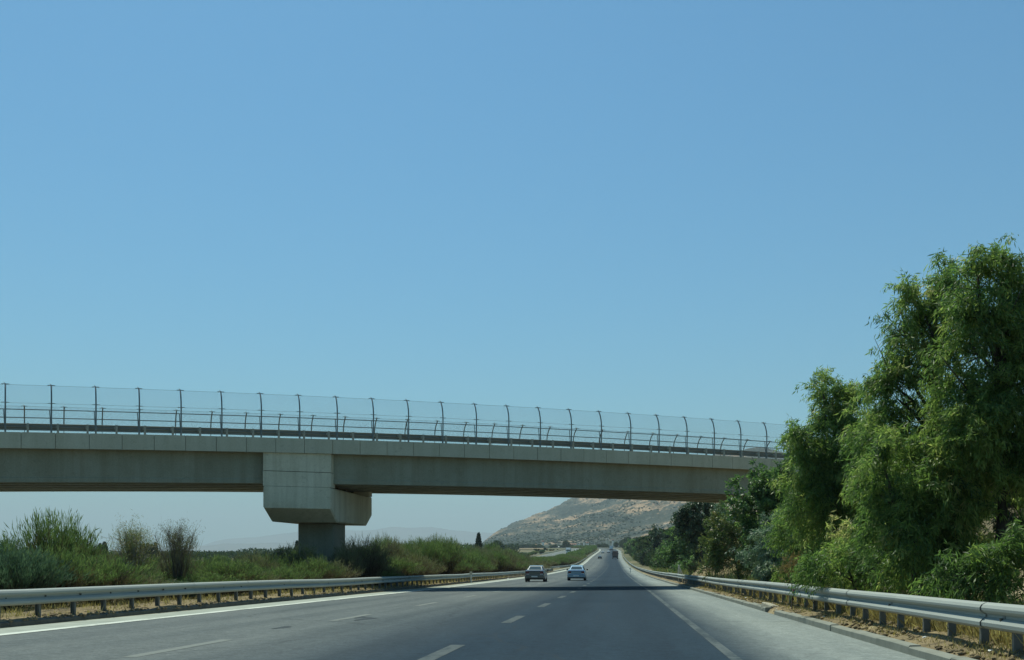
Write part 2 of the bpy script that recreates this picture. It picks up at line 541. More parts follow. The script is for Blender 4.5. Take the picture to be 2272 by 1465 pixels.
# bridge frame: t metres along (to the right and away), w metres across (away)
B0 = np.array([-23.8, 50.8])
BD = np.array([0.9129, 0.4083])
BN = np.array([-0.4083, 0.9129])


def bxy(tt, w):
    c = B0 + BD * tt + BN * w
    return (c[0] * CY - c[1] * SY, c[0] * SY + c[1] * CY)


ztop = lambda tt: 6.94 + .0285 * tt - .00047 * tt * tt
BW = 9.6       # width of the deck
B_ANG = math.atan2(bxy(1, 0)[1] - bxy(0, 0)[1], bxy(1, 0)[0] - bxy(0, 0)[0])
T_L, T_R = -19.0, 55.5


def bt_of(x, y):
    cx = x * CY + y * SY
    cd = -x * SY + y * CY
    dx, dy = cx - B0[0], cd - B0[1]
    return dx * BD[0] + dy * BD[1], dx * BN[0] + dy * BN[1]


def fbm(x, y, s, octv=4, seed=0):
    r = np.random.default_rng(seed)
    out = 0
    amp = 1
    for i in range(octv):
        ph = r.uniform(0, 6.28, 4)
        a = r.uniform(0, 6.28)
        ca, sa = math.cos(a), math.sin(a)
        xr, yr = (x * ca + y * sa) / s, (-x * sa + y * ca) / s
        out = out + amp * np.sin(xr + ph[0] + 1.3 * np.sin(yr * 0.7 + ph[1])) * np.sin(yr + ph[2] + 1.1 * np.sin(xr * 0.8 + ph[3]))
        amp *= 0.5
        s = s * 0.47
    return out


def ground_z(x, y):
    x, y = np.asarray(x, float), np.asarray(y, float)
    u = x - axis(y)
    p = prof(y)
    cor = p + 0
    plain = np.interp(y, [-200, 0, 300, 900, 1600, 3000], [1.5, -.2, -2.0, -.5, 2, 2])
    d = np.maximum(np.abs(u + 14) - 60, 0)
    wgt = np.clip(d / 220, 0, 1)
    wgt = wgt * wgt * (3 - 2 * wgt)
    base = cor * (1 - wgt) + plain * wgt
    xs = np.array([-60, -42, -39.2, -38.6, -38.3, -23.7, -23.4, -22.6, -18, -13.4, -12.2, -11.9, -11.6, 3.8, 3.95, 4.7, 7.0, 12, 30, 60])
    zs = np.array([-.3, -.1, .08, .05, -.15, -.15, .05, .1, .05, .16, .13, .06, -.15, -.15, .06, .22, .30, .35, .5, .3])
    off = np.interp(u, xs, zs)
    bump = fbm(x, y, 3.1, 4, 3) * 0.035 * np.clip((np.abs(u + 4) - 8.8) / 2, 0, 1)
    z = base + off + bump + np.clip(np.abs(u) / 400, 0, 1) * fbm(x, y, 260, 4, 5) * 0.8
    # embankments that carry the road over the bridge
    tt, w = bt_of(x, y)
    side = np.maximum(np.maximum(-w - 0.5, w - BW - 0.5), 0)
    endd = np.where(tt > 14, np.maximum(T_R + 1.0 - tt, 0), np.maximum(tt - (T_L - 1.0), 0))
    dist = np.sqrt(side ** 2 + (endd * 1.15) ** 2)
    zb = np.where(tt > 14, ztop(np.clip(tt, 14, 60)) - np.clip(tt - 60, 0, 400) * 0.03, ztop(np.clip(tt, -40, 14)))
    zb = zb - 0.15
    emb = zb - dist / 1.45 + fbm(x, y, 4, 4, 9) * 0.12 * np.clip(dist, 0, 1)
    emb = np.where((tt < T_R + 1) & (tt > T_L - 1) & (np.abs(tt - 14) < 26), -99, emb)
    # no embankment on any carriageway
    ok = (u > 5.2) | (u < -39.5)
    z = np.where(ok & (emb > z), emb, z)
    return z


def gz(x, y): return float(ground_z(np.array([x]), np.array([y]))[0])


def grid_mesh(name, X, Y, Z, mat, uv=None):
    n, m = X.shape
    idx = np.arange(n * m).reshape(n, m)
    f = np.stack([idx[:-1, :-1], idx[:-1, 1:], idx[1:, 1:], idx[1:, :-1]], -1).reshape(-1, 4)
    v = np.stack([X, Y, Z], -1).reshape(-1, 3)
    return mesh_np(name, v, f, mat, True, None, None if uv is None else uv.reshape(-1, 2))


# ground sheet out to the horizon, denser near the road
us = np.unique(np.concatenate([-np.geomspace(60, 30000, 46), np.arange(-60, -13.6, 1.5), np.arange(-13.6, -11, 0.3),
                               [-11, -8, -4, 0, 3], np.arange(3.6, 5.2, .2), np.arange(5.2, 80, 1.2), np.geomspace(80, 30000, 46)]))
vs = np.unique(np.concatenate([[-60000, -20000, -6000, -2000, -600], np.arange(-200, -10, 10), np.arange(-10, 60, 1.0),
                               np.arange(60, 130, 1.5), np.arange(130, 1500, 12), np.geomspace(1500, 60000, 50)]))
UU, VV = np.meshgrid(us, vs)
fade = np.clip(1 - (np.abs(UU) - 60) / 600, 0, 1) * np.clip(1 - (VV - 1700) / 2500, 0, 1)
XX = UU + axis(VV) * fade
ZZ = ground_z(XX, VV)
ZZ = np.where((VV > 6000) | (np.abs(UU) > 4000), np.minimum(ZZ, 0) * 0 - 1.0, ZZ)
link('ground', grid_mesh('ground', XX, VV, ZZ, M['ground']))['kind'] = 'structure'

V_ROAD = np.unique(np.concatenate([np.arange(-60, 140, 2.0), np.arange(140, 1420, 8.0)]))


def strip(name, us_, mat, dz, vlist=None, kind='structure', parent=None):
    vl = V_ROAD if vlist is None else vlist
    U, V = np.meshgrid(np.asarray(us_, float), vl)
    dzs = dz if np.isscalar(dz) else np.broadcast_to(np.asarray(dz, float), U.shape)
    me = grid_mesh(name, U + axis(V), V, prof(V) + dzs, mat, np.stack([U, V], -1))
    o = link(name, me, parent)
    if kind: o['kind'] = kind
    return o


road = strip('road', np.linspace(-10.85, 3.86, 14), M['road'], 0.0)
strip('opposite_road', np.linspace(-38.4, -23.6, 10), M['road2'], 0.0)
strip('gutter', [-11.82, -11.3, -10.83], M['gutter'], 0.004)
strip('edge_line', [-10.80, -10.52], M['paint'], 0.008)
strip('edge_line', [1.37, 1.52], M['paint_faint'], 0.004)
strip('edge_line', [-24.1, -23.9], M['paint'], 0.004)
strip('edge_line', [-38.1, -37.9], M['paint'], 0.004)
# pale paved gap in the central reservation
strip('crossover_paving', np.linspace(-15.8, -11.75, 4), M['gutter'], 0.16, np.arange(207, 286, 6.0))

# lane dashes: one worn dash each
for uc, w_, off in ((-2.46, 0.22, 14.6), (-6.35, 0.20, 15.1)):
    first = None
    for k in range(-1, 34):
        c = off + 10.0 * k + random.uniform(-.25, .25)
        vl = np.linspace(c - 1.75, c + 1.75, 3)
        o = strip('lane_dash', [uc - w_ / 2, uc + w_ / 2], M['paint_worn' if uc > -4 else 'paint_left'], 0.004, vl)
        o.parent = road


def patch(uc, vc, ru, rv, n=22):
    a = np.linspace(0, 2 * math.pi, n, endpoint=False)
    r = 1 + 0.35 * np.sin(3 * a + 1) * rng.uniform(.4, 1, n)
    uu, vv = uc + ru * r * np.cos(a), vc + rv * r * np.sin(a)
    v = np.stack([uu + axis(vv), vv, prof(vv) + .004], -1)
    me = bpy.data.meshes.new('tar_patch')
    me.from_pydata([tuple(p) for p in v], [], [tuple(range(n))])
    me.materials.append(M['tar'])
    o = link('tar_patch', me, road)
    return o


M['tar'] = simple('tar_stain', (0.035, 0.045, 0.05), (0.07, 0.08, 0.085), 6.0, 0.9, 0, 0.2, 0.01, None, 0.1)
patch(-5.85, 24.4, .16, .75)
patch(-6.15, 25.1, .09, .45)
patch(-6.6, 20.6, .10, .5)

# ------------------------------------------------------------------ kerbs made of stones
M['kerb_dark'] = simple('soiled_shaded_kerb', (0.05, 0.05, 0.042), (0.12, 0.115, 0.09), 2.5, 0.95)  # left kerb: soil stain, plus the dark of its shaded face put into the colour


def kerb(name, u_face, side, v0, v1, length, h, label, gap=None, km='kerb'):
    """u_face: the face towards the road; side +1 when the verge lies to the right"""
    root = empty(name, (0, 0, 0))
    root['kind'] = 'structure'
    w = 0.16
    v = v0
    protos = []
    for q in range(4):
        b = MB()
        x0, x1 = (0, w) if side > 0 else (-w, 0)
        bev = 0.02
        L = length - 0.009
        prof_ = [(x0 if side > 0 else x1, -.25), (x0 if side > 0 else x1, h - bev), ((x0 + bev) if side > 0 else (x1 - bev), h), (x1 if side > 0 else x0, h + .004 * q), (x1 if side > 0 else x0, -.25)]
        n = 5
        ys = np.linspace(-L / 2, L / 2, 3)
        vv = [(p[0] + random.uniform(-.004, .004), y, p[1] + random.uniform(-.005, .003)) for y in ys for p in prof_]
        ff = []
        for r in range(2):
            for i in range(n):
                j = (i + 1) % n
                q4 = (r * n + i, r * n + j, (r + 1) * n + j, (r + 1) * n + i)
                ff.append(q4 if side < 0 else q4[::-1])
        ff.append(tuple(range(n)) if side < 0 else tuple(range(n - 1, -1, -1)))
        ff.append(tuple(range(3 * n - 1, 2 * n - 1, -1)) if side < 0 else tuple(range(2 * n, 3 * n)))
        b.add(vv, ff)
        protos.append(b.mesh('kerb_stone', M[km]))
    k = 0
    while v < v1:
        c = v + length / 2
        if not (gap and gap[0] < c < gap[1]):
            sl = (float(prof(c + 1)) - float(prof(c - 1))) / 2
            an = (float(axis(c + 1)) - float(axis(c - 1))) / 2
            o = link('kerb_stone', protos[k % 4], root, (float(axis(c)) + u_face + random.uniform(-.008, .008), c, float(prof(c)) + random.uniform(-.012, .008)),
                     (math.atan(sl), 0, -math.atan(an) + random.uniform(-.004, .004)))
        k += 1
        v += length
    # the rest of the kerb, too far off to pick the stones apart
    vl = np.arange(v, 1400, 8.0)
    x0, x1 = (0, w) if side > 0 else (-w, 0)
    face = 0 if side > 0 else 1
    U = np.array([x0, x0, x1, x1]) + u_face
    dz = np.array([-.1, h, h, -.1])
    strip('kerb_run', U, M[km], dz, vl, None, root)['kind'] = 'stuff'
    return root


kerb('kerb', 3.86, 1, 4.0, 152.0, 1.85, 0.12, '', (28.2, 29.6))
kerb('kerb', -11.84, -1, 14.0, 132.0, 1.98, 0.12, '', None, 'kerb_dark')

# soil banks behind the kerbs
def bank(name, ulist, dz, v0, v1, seed, amp=0.03):
    vl = np.arange(v0, v1, 0.5)
    U, V = np.meshgrid(np.asarray(ulist, float), vl)
    Zb = prof(V) + np.broadcast_to(np.asarray(dz, float), U.shape)
    Zb = Zb + fbm(U, V, 0.7, 5, seed) * amp
    Ub = U + fbm(U * 0 + seed, V, 0.9, 4, seed + 1) * 0.06
    o = link(name, grid_mesh(name, Ub + axis(V), V, Zb, M['dirt']))
    o['kind'] = 'structure'


bank('verge', [3.98, 4.06, 4.2, 4.4, 4.6, 4.9, 5.3, 6.0], [.03, .115, .13, .17, .22, .24, .27, .24], 4, 150, 11)
bank('verge', [-13.4, -13.0, -12.6, -12.3, -12.12, -11.98, -11.9], [.13, .19, .17, .16, .15, .125, .06], 14, 205, 21)

# ------------------------------------------------------------------ the bridge
def BP(tt, w, z):
    x, y = bxy(tt, w)
    return (x, y, z)


def bsweep(b, sec, ts, drop=True, mi=0):
    """sweep a closed section [(w, dz)] along the bridge; dz is measured from the top of the fascia"""
    n = len(sec)
    v = [BP(tt, w, ztop(tt) + dz) for tt in ts for (w, dz) in sec]
    f = []
    for i in range(len(ts) - 1):
        for k in range(n):
            j = (k + 1) % n
            f.append((i * n + k, (i + 1) * n + k, (i + 1) * n + j, i * n + j))
    f.append(tuple(range(n)))
    f.append(tuple(range(len(ts) * n - 1, (len(ts) - 1) * n - 1, -1)))
    b.add(v, f, mi)


bx0, by0 = bxy(14, 4.8)
bridge = empty('overpass_bridge', (0, 0, 0))
tag(bridge, 'grey concrete overpass bridge crossing high above the motorway on a hammerhead pier', 'bridge')
b = MB()
bsweep(b, [(0.13, -.66), (BW - .13, -.66), (BW - .13, -.02), (8.9, -.02), (8.9, -.16), (.7, -.16), (.7, -.02), (.13, -.02)], np.linspace(T_L, T_R + 1, 30))
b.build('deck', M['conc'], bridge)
# fascia panels, 1.5 m long with open joints
k = 0
tt = T_L + .18
fasc = []
while tt < T_R:
    for w0, w1 in ((0.0, 0.125), (BW - .125, BW)):
        j = random.uniform(-.006, .006)
        b = MB()
        g = 0.011
        bsweep(b, [(w0 + j, -.76), (w1 + j, -.76), (w1 + j, 0.0), (w0 + j, 0.0)], [tt + g, tt + 1.5 - g])
        b.build('fascia_panel', M['conc_fascia'], bridge)
    tt += 1.5
# girders per span
SK = math.tan(B_ANG)                     # the pier stands in line with the road, skew to the deck
for (ta0, tb0) in ((T_L + .1, None), (None, T_R - .1)):
    for k in range(6):
        w0 = 0.55 + k * 1.56
        mid_t = 13.83 + (w0 + .36 - .12) * SK
        ta = mid_t + .3 if ta0 is None else ta0
        tb = mid_t - .3 if tb0 is None else tb0
        b = MB()
        bsweep(b, [(w0, -2.33), (w0 + .72, -2.33), (w0 + .72, -2.13), (w0 + .68, -2.08), (w0 + .68, -.662), (w0 + .03, -.662), (w0 + .03, -2.08), (w0, -2.13)], np.linspace(ta, tb, 14))
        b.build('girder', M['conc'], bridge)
# pier: cap (long hammerhead in the road direction), upper end walls, column
capx0, capx1 = None, None
def cap_pt(tt, m, z):
    x, y = bxy(tt, 0.12)
    return (x, y + m, z)


TA, TB = 12.04, 15.62
L = 9.45
b = MB()
pr = [(0, 4.72), (0, 3.60), (1.33, 2.92), (8.1, 2.92), (L, 3.55), (L, 4.72)]
n = len(pr)
bev = .07
rings = []
for tt_, ins in ((TA, bev), (TA + bev, 0), (TB - bev, 0), (TB, bev)):
    cm, cz = L / 2, 3.8
    rings.append([cap_pt(tt_, m + (ins if m < cm else -ins) * (1 if True else 0), z + (ins if z < cz else -ins) * .8) for m, z in pr])
v = [p for r in rings for p in r]
f = []
for i in range(3):
    for k in range(n):
        j = (k + 1) % n
        f.append((i * n + k, i * n + j, (i + 1) * n + j, (i + 1) * n + k))
f.append(tuple(range(n - 1, -1, -1)))
f.append(tuple(range(3 * n, 4 * n)))
b.add(v, f)
cap = b.build('pier_cap', M['conc_pier'], bridge)
# the end wall that hides the girder ends, cast in lifts with open joints between them
b = MB()
zt0 = 6.47
for z0, z1, o in ((4.735, 5.50, 0.0), (5.53, 6.46, 0.012)):
    for (m0, m1) in ((0.0 + o, .85), (L - .85, L - o)):
        b = MB()
        v = []
        for tt_ in (TA + o, TB - o * .5):
            for m, z in ((m0, z0), (m1, z0), (m1, z1), (m0, z1)):
                zz = z if z != 6.46 else ztop(tt_) - .765
                v.append(cap_pt(tt_, m, zz))
        b.add(v, [(0, 1, 2, 3), (7, 6, 5, 4), (0, 4, 5, 1), (1, 5, 6, 2), (2, 6, 7, 3), (3, 7, 4, 0)])
        b.build('end_wall', M['conc_pier'], bridge)
b = MB()
v = []
for tt_ in (TA + .05, TB - .05):
    for m, z in ((.05, 4.5), (.8, 4.5), (.8, 6.3), (.05, 6.3)):
        v.append(cap_pt(tt_, m, z))
b.add(v, [(0, 1, 2, 3), (7, 6, 5, 4), (0, 4, 5, 1), (1, 5, 6, 2), (2, 6, 7, 3), (3, 7, 4, 0)])
b.build('joint_core', M['joint'], bridge)
cc = cap_pt(13.83, 4.7, 0)
gz0 = gz(cc[0], cc[1])
b = MB()
b.bbox(-1.02, 1.02, -1.25, 1.25, gz0 - 1.2, 2.925, 0.06)
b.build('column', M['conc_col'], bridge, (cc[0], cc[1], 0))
# bearings on the cap
for k in range(6):
    for s_ in (-.55, .55):
        wq = .55 + k * 1.56 + .36
        tq = 13.83 + (wq - .12) * SK + s_ * 1.1
        x, y = bxy(tq, wq)
        b = MB()
        b.box(-.28, .28, -.28, .28, 4.70, ztop(tq) - 2.332)
        b.build('bearing', M['joint'], bridge, (x, y, 0), (0, 0, B_ANG))
# abutments
for ta, tb in ((T_R, T_R + 1.0), (T_L - 1.0, T_L)):
    b = MB()
    zlo = -4
    v = []
    for tt_ in (ta, tb):
        for w in (.3, BW - .3):
            v += [BP(tt_, w, zlo), BP(tt_, w, ztop(tt_) - .67)]
    b.add(v, [(0, 1, 3, 2), (4, 6, 7, 5), (0, 4, 5, 1), (2, 3, 7, 6), (1, 5, 7, 3), (0, 2, 6, 4)])
    b.build('abutment', M['conc'], bridge)

# safety fences: curved posts with cross bars, two rails, wire mesh panels
def fence(w, lean, label, t0, n, step, has_rails):
    root = empty('safety_fence', (0, 0, 0))
    tag(root, label, 'fence')
    H = 2.36
    b = MB()                                                # post: local x along the bridge, y across
    pts = [(0, 0, -.35), (0, 0, 0), (0, 0, 1.45), (0, lean * .035, 1.75), (0, lean * .15, 2.08), (0, lean * .33, H - .02)]
    b.tube(pts, .037, 8)
    b.box(-.09, .09, -.07, .07, 0.001, .02)
    post_me = b.mesh('post', M['fence_steel'], False)
    b = MB(); b.box(-.17, .17, -.018, .018, -.014, .014); bar_me = b.mesh('cross_bar', M['fence_steel'])
    b = MB(); b.add([(-.06, 0, 0), (.03, -.03, 0), (.03, .03, 0), (-.08, 0, .075)], [(0, 2, 1), (0, 1, 3), (1, 2, 3), (2, 0, 3)])
    cap_me = b.mesh('cap', M['white_cap'])
    # inner braced leg beside the post
    b = MB(); b.tube([(-.02, lean * .05, 0), (-.075, lean * .10, 1.12)], .022, 6)
    leg_me = b.mesh('brace', M['fence_steel'])
    # wire mesh panel: real diamond mesh
    v, f = [], []
    zz0, zz1, wd, pt = .12, H - .04, 1.96, 0.078
    def cur(z): return float(np.interp(z, [0, 1.45, 1.75, 2.08, 2.36], [0, 0, .035, .15, .33])) * lean + .05 * lean
    import itertools as it
    hh = zz1 - zz0
    for s_ in (-1, 1):
        c = -hh
        while c < wd:
            p0 = max(0.0, -c)
            a0 = c + p0
            z_a = p0
            run = min(wd - a0, hh - z_a)
            if run > .05:
                zs = [z_a] + [q for q in (1.33, 1.63, 1.96) if z_a < q < z_a + run] + [z_a + run]
                pv = []
                for zq in zs:
                    xq = a0 + (zq - z_a)
                    xx = xq if s_ > 0 else wd - xq
                    pv.append((xx + .02, cur(zz0 + zq), zz0 + zq))
                for i in range(len(pv) - 1):
                    o = len(v)
                    h_ = .0012
                    p, q = pv[i], pv[i + 1]
                    v += [(p[0] - h_, p[1], p[2] + h_ * s_), (p[0] + h_, p[1], p[2] - h_ * s_), (q[0] + h_, q[1], q[2] - h_ * s_), (q[0] - h_, q[1], q[2] + h_ * s_)]
                    f.append((o, o + 1, o + 2, o + 3))
            c += pt
    for zt_ in (zz0, 1.42, zz1):
        o = len(v)
        v += [(0.02, cur(zt_), zt_ - .005), (wd + .02, cur(zt_), zt_ - .005), (wd + .02, cur(zt_), zt_ + .005), (0.02, cur(zt_), zt_ + .005)]
        f.append((o, o + 1, o + 2, o + 3))
    mesh_me = mesh_np('mesh_panel', v, f, M['wire'])
    b = MB(); b.tube([(0, 0, 0), (step, 0, 0)], .024, 6); rail_me = b.mesh('rail', M['fence_steel'])
    for i in range(n):
        tt_ = t0 + i * step
        x, y = bxy(tt_, w)
        z = ztop(tt_)
        sl = math.atan(ztop(tt_ + 1) - ztop(tt_))
        sh = math.tan(sl)
        p = link('post', post_me, root, (x, y, z), (0, random.uniform(-.006, .006), B_ANG))
        c = link('cross_bar', bar_me, p, (0, 0, 1.43), (0, -sl, 0))
        c = link('cross_bar', bar_me, p, (0, lean * .325, H - .02), (0, -sl, 0))
        link('cap', cap_me, p, (0, lean * .33, H), None)
        if has_rails:
            link('brace', leg_me, root, (x, y, z), (0, 0, B_ANG))
        if i < n - 1:
            if has_rails:
                for hz in (1.12, .73):
                    link('rail', rail_me, root, BP(tt_, w + lean * .085, z + hz), (0, -sl, B_ANG))
            link('mesh_panel', mesh_me, root, (x, y, z), (0, -sl, B_ANG))
    return root


fence(0.28, 1, 'tall curved-post wire mesh fence along the near edge of the overpass', -6.0, 33, 2.0, True)
fence(BW - .28, -1.6, 'curved-post wire mesh fence along the far edge of the overpass', -5.2, 33, 2.0, False)

# bridge guardrails: W beam on short posts with spacer arms
WPROF = [(0.0, .31), (.03, .306), (.062, .288), (.083, .252), (.080, .222), (.055, .195), (.012, .172), (.012, .142), (.050, .118), (.083, .078), (.080, .035), (.045, .008), (0.0, 0.0)]


def wbeam_mesh(L, thick=.006, name='beam', mat=None, bend=0):
    """W profile; local x is the offset towards the traffic, y runs along, z from the lower edge"""
    outer = [(o + thick, z + (thick if i == 0 else (-thick if i == len(WPROF) - 1 else 0))) for i, (o, z) in enumerate(WPROF)]
    sec = WPROF + outer[::-1]
    n = len(sec)
    v, f = [], []
    ys = [0, L]
    for y in ys:
        v += [(o, y, z) for o, z in sec]
    for k in range(n):
        j = (k + 1) % n
        f.append((k, j, n + j, n + k))
    me = bpy.data.meshes.new(name)
    me.from_pydata(v, [], f)
    me.materials.append(mat or M['steel'])
    me.update(calc_edges=True)
    return me


def beam_between(root, me_unit, p0, p1, outward, name='beam'):
    """places a unit-length W beam mesh from p0 to p1 with its face towards outward"""
    p0, p1 = Vector(p0), Vector(p1)
    yv = (p1 - p0)
    Ln = yv.length
    yv.normalize()
    xv = Vector(outward)
    xv = (xv - yv * xv.dot(yv)).normalized()
    zv = xv.cross(yv)
    flip = zv.z < 0
    if flip: zv = -zv
    m = Matrix(((xv.x, yv.x, zv.x, p0.x), (xv.y, yv.y, zv.y, p0.y), (xv.z, yv.z, zv.z, p0.z), (0, 0, 0, 1)))
    if flip:
        # keep a proper rotation: run the beam the other way
        p0, p1 = p1, p0
        yv = -yv
        m = Matrix(((xv.x, yv.x, zv.x, p0.x), (xv.y, yv.y, zv.y, p0.y), (xv.z, yv.z, zv.z, p0.z), (0, 0, 0, 1)))
    o = link(name, me_unit, root)
    loc, rot, sc = m.decompose()
    o.location = loc
    o.rotation_euler = rot.to_euler()
    o.scale = (1, Ln, 1)
    return o


UNIT_BEAM = wbeam_mesh(1.0)
UNIT_BEAM_SHADED = wbeam_mesh(1.0, mat=M['steel_shaded'])


def bridge_rail(w, side, label):
    root = empty('bridge_guardrail', (0, 0, 0))
    tag(root, label, 'guardrail')
    b = MB()
    b.box(-.05, .05, -.045, -.037, -.2, .50); b.box(-.05, -.043, -.037, .03, -.2, .50); b.box(.043, .05, -.037, .03, -.2, .50)
    pm_ = b.mesh('post', M['steel'])
    b = MB()
    b.add([(-.10, .03, .28), (.04, .03, .28), (.04, .03, .42), (-.10, .03, .42), (-.10, .19, .30), (.04, .19, .30), (.04, .19, .42), (-.10, .19, .42)],
          [(0, 1, 2, 3), (7, 6, 5, 4), (0, 4, 5, 1), (1, 5, 6, 2), (2, 6, 7, 3), (3, 7, 4, 0)])
    sp_ = b.mesh('spacer', M['steel'])
    out = (-math.sin(B_ANG) * side, math.cos(B_ANG) * side, 0)
    tt_, i = -9.7, 0
    while tt_ < 58:
        p = link('post', pm_, root, BP(tt_, w, ztop(tt_)), (0, 0, B_ANG + (0 if side > 0 else math.pi)))
        link('spacer', sp_, p)
        if i % 3 == 0:
            beam_between(root, UNIT_BEAM_SHADED, BP(tt_, w + .19 * side, ztop(tt_) + .19), BP(tt_ + 4, w + .19 * side, ztop(tt_ + 4) + .19), out)
        i += 1
        tt_ += 4 / 3
    return root


bridge_rail(0.62, 1, 'galvanised guardrail on short posts just inside the near fence of the overpass')
bridge_rail(BW - .62, -1, 'galvanised guardrail along the far edge of the overpass deck behind the near guardrail')

# ------------------------------------------------------------------ guardrails beside the road
b = MB()
b.box(-.05, .05, -.05, -.043, -1.0, .70); b.box(-.05, -.043, -.043, .02, -1.0, .70); b.box(.043, .05, -.043, .02, -1.0, .70)
POST_ME = b.mesh('post', M['steel_post'])
b = MB(); b.box(-.15, -.05, -.055, .03, .50, .66); SPACER_ME = b.mesh('spacer', M['steel_post'])   # extends towards -x (traffic)
b = MB()
b.tube([(-.02, 0, 0), (.012, 0, 0)], .02, 6)
BOLT_ME = b.mesh('bolt', M['joint'])


def guardrail(label, ufun, side, v0, v1, vparts, pitch, phase, top=.76, wob=0.0, group=None):
    """side: +1 when traffic is towards -x (rail on the right of the road)"""
    root = empty('guardrail', (0, 0, 0))
    tag(root, label, 'guardrail', group)
    def P(v, du=0, dz=0):
        return Vector((float(axis(v)) + ufun(v) + du, v, float(prof(v)) + dz))
    wb = lambda v: wob * (math.sin(v * .21 + 1) + .6 * math.sin(v * .53)) + wob * .7 * math.sin(v * 1.1 + 2)
    low = top - .31
    # beams, 4 m sections
    v = v0
    far_pts = []
    L4 = pitch * 3
    i = 0
    offu = -.155 * side
    nodes = []
    while v < v1:
        nodes.append(v)
        v += L4 if v < vparts else 12.0
    for a, c in zip(nodes[:-1], nodes[1:]):
        if a < vparts:
            o = beam_between(root, UNIT_BEAM, P(a - .10, offu - .004 * side, low + wb(a)), P(c + .10, offu, low + wb(c)), (-side, 0, 0))
    fv, ff = [], []
    sec = [(o_ + .0, z_) for o_, z_ in WPROF]
    fn = [x for x in nodes if x >= vparts - L4]
    for x in fn:
        base = P(x, offu, low + wb(x))
        fv += [(base.x - side * o_, base.y, base.z + z_) for o_, z_ in sec]
    m_ = len(sec)
    for r in range(len(fn) - 1):
        for q in range(m_ - 1):
            ff.append((r * m_ + q, r * m_ + q + 1, (r + 1) * m_ + q + 1, (r + 1) * m_ + q))
    if ff:
        o = link('beam_run', mesh_np('beam_run', fv, ff, M['steel']), root)
        o['kind'] = 'stuff'
    # posts
    v = v0 + phase
    stuff = MB()
    while v < v1:
        q = P(v)
        if v < vparts:
            p = link('post', POST_ME, root, (q.x, q.y, q.z + random.uniform(-.012, .006) + wb(v)), (random.uniform(-.012, .012), random.uniform(-.02, .02), random.uniform(-.05, .05) + (0 if side > 0 else math.pi)))
            link('spacer', SPACER_ME, p)
            if v < 60:
                link('bolt', BOLT_ME, p, (-.17, 0, .585))
        else:
            stuff.box(q.x - .05, q.x + .05, q.y - .04, q.y + .04, q.z - .6, q.z + .68)
        v += pitch if v < 420 else 8.0
    if stuff.v:
        o = stuff.build('far_posts', M['steel_post'], root)
        o['kind'] = 'stuff'
    return root


gr_r = guardrail('galvanised guardrail on closely set posts along the right shoulder, below the trees', lambda v: 4.55 + .02 * math.sin(v * .9) + .015 * math.sin(v * 2.3), 1, -6.0, 1300, 112, 1.31, .62, .76, .010)
gr_l = guardrail('galvanised guardrail along the left edge of the road, in front of the broom bushes', lambda v: -12.2 + .015 * math.sin(v * 1.2), -1, 12.0, 206, 112, 1.46, .8, .74, .010)


def u2(v): return float(np.interp(v, [226, 240, 262, 300, 2000], [-16.6, -15.6, -13.7, -12.3, -12.2]))


guardrail('guardrail starting behind the gap in the central reservation and running uphill along the left edge', u2, -1, 226, 1300, 230, 1.46, .2, .74, .01)
guardrail('far guardrail beyond the opposite carriageway seen past the bushes', lambda v: -39.1, -1, 150, 1300, 152, 1.46, .2, .74, .01)
# red triangular reflector on the right guardrail
b = MB()
b.add([(0, -.07, 0), (0, .07, 0.03), (0, -.05, .13), (-.012, -.07, 0), (-.012, .07, 0.03), (-.012, -.05, .13)], [(0, 1, 2), (5, 4, 3), (0, 3, 4, 1), (1, 4, 5, 2), (2, 5, 3, 0)])
vr = 4.39 * 2400 / (1753 - 1380)
o = b.build('reflector', M['reflector'], gr_r, (4.36, vr, float(prof(vr)) + .57))
o['label'] = 'red triangular reflector clipped into the beam'

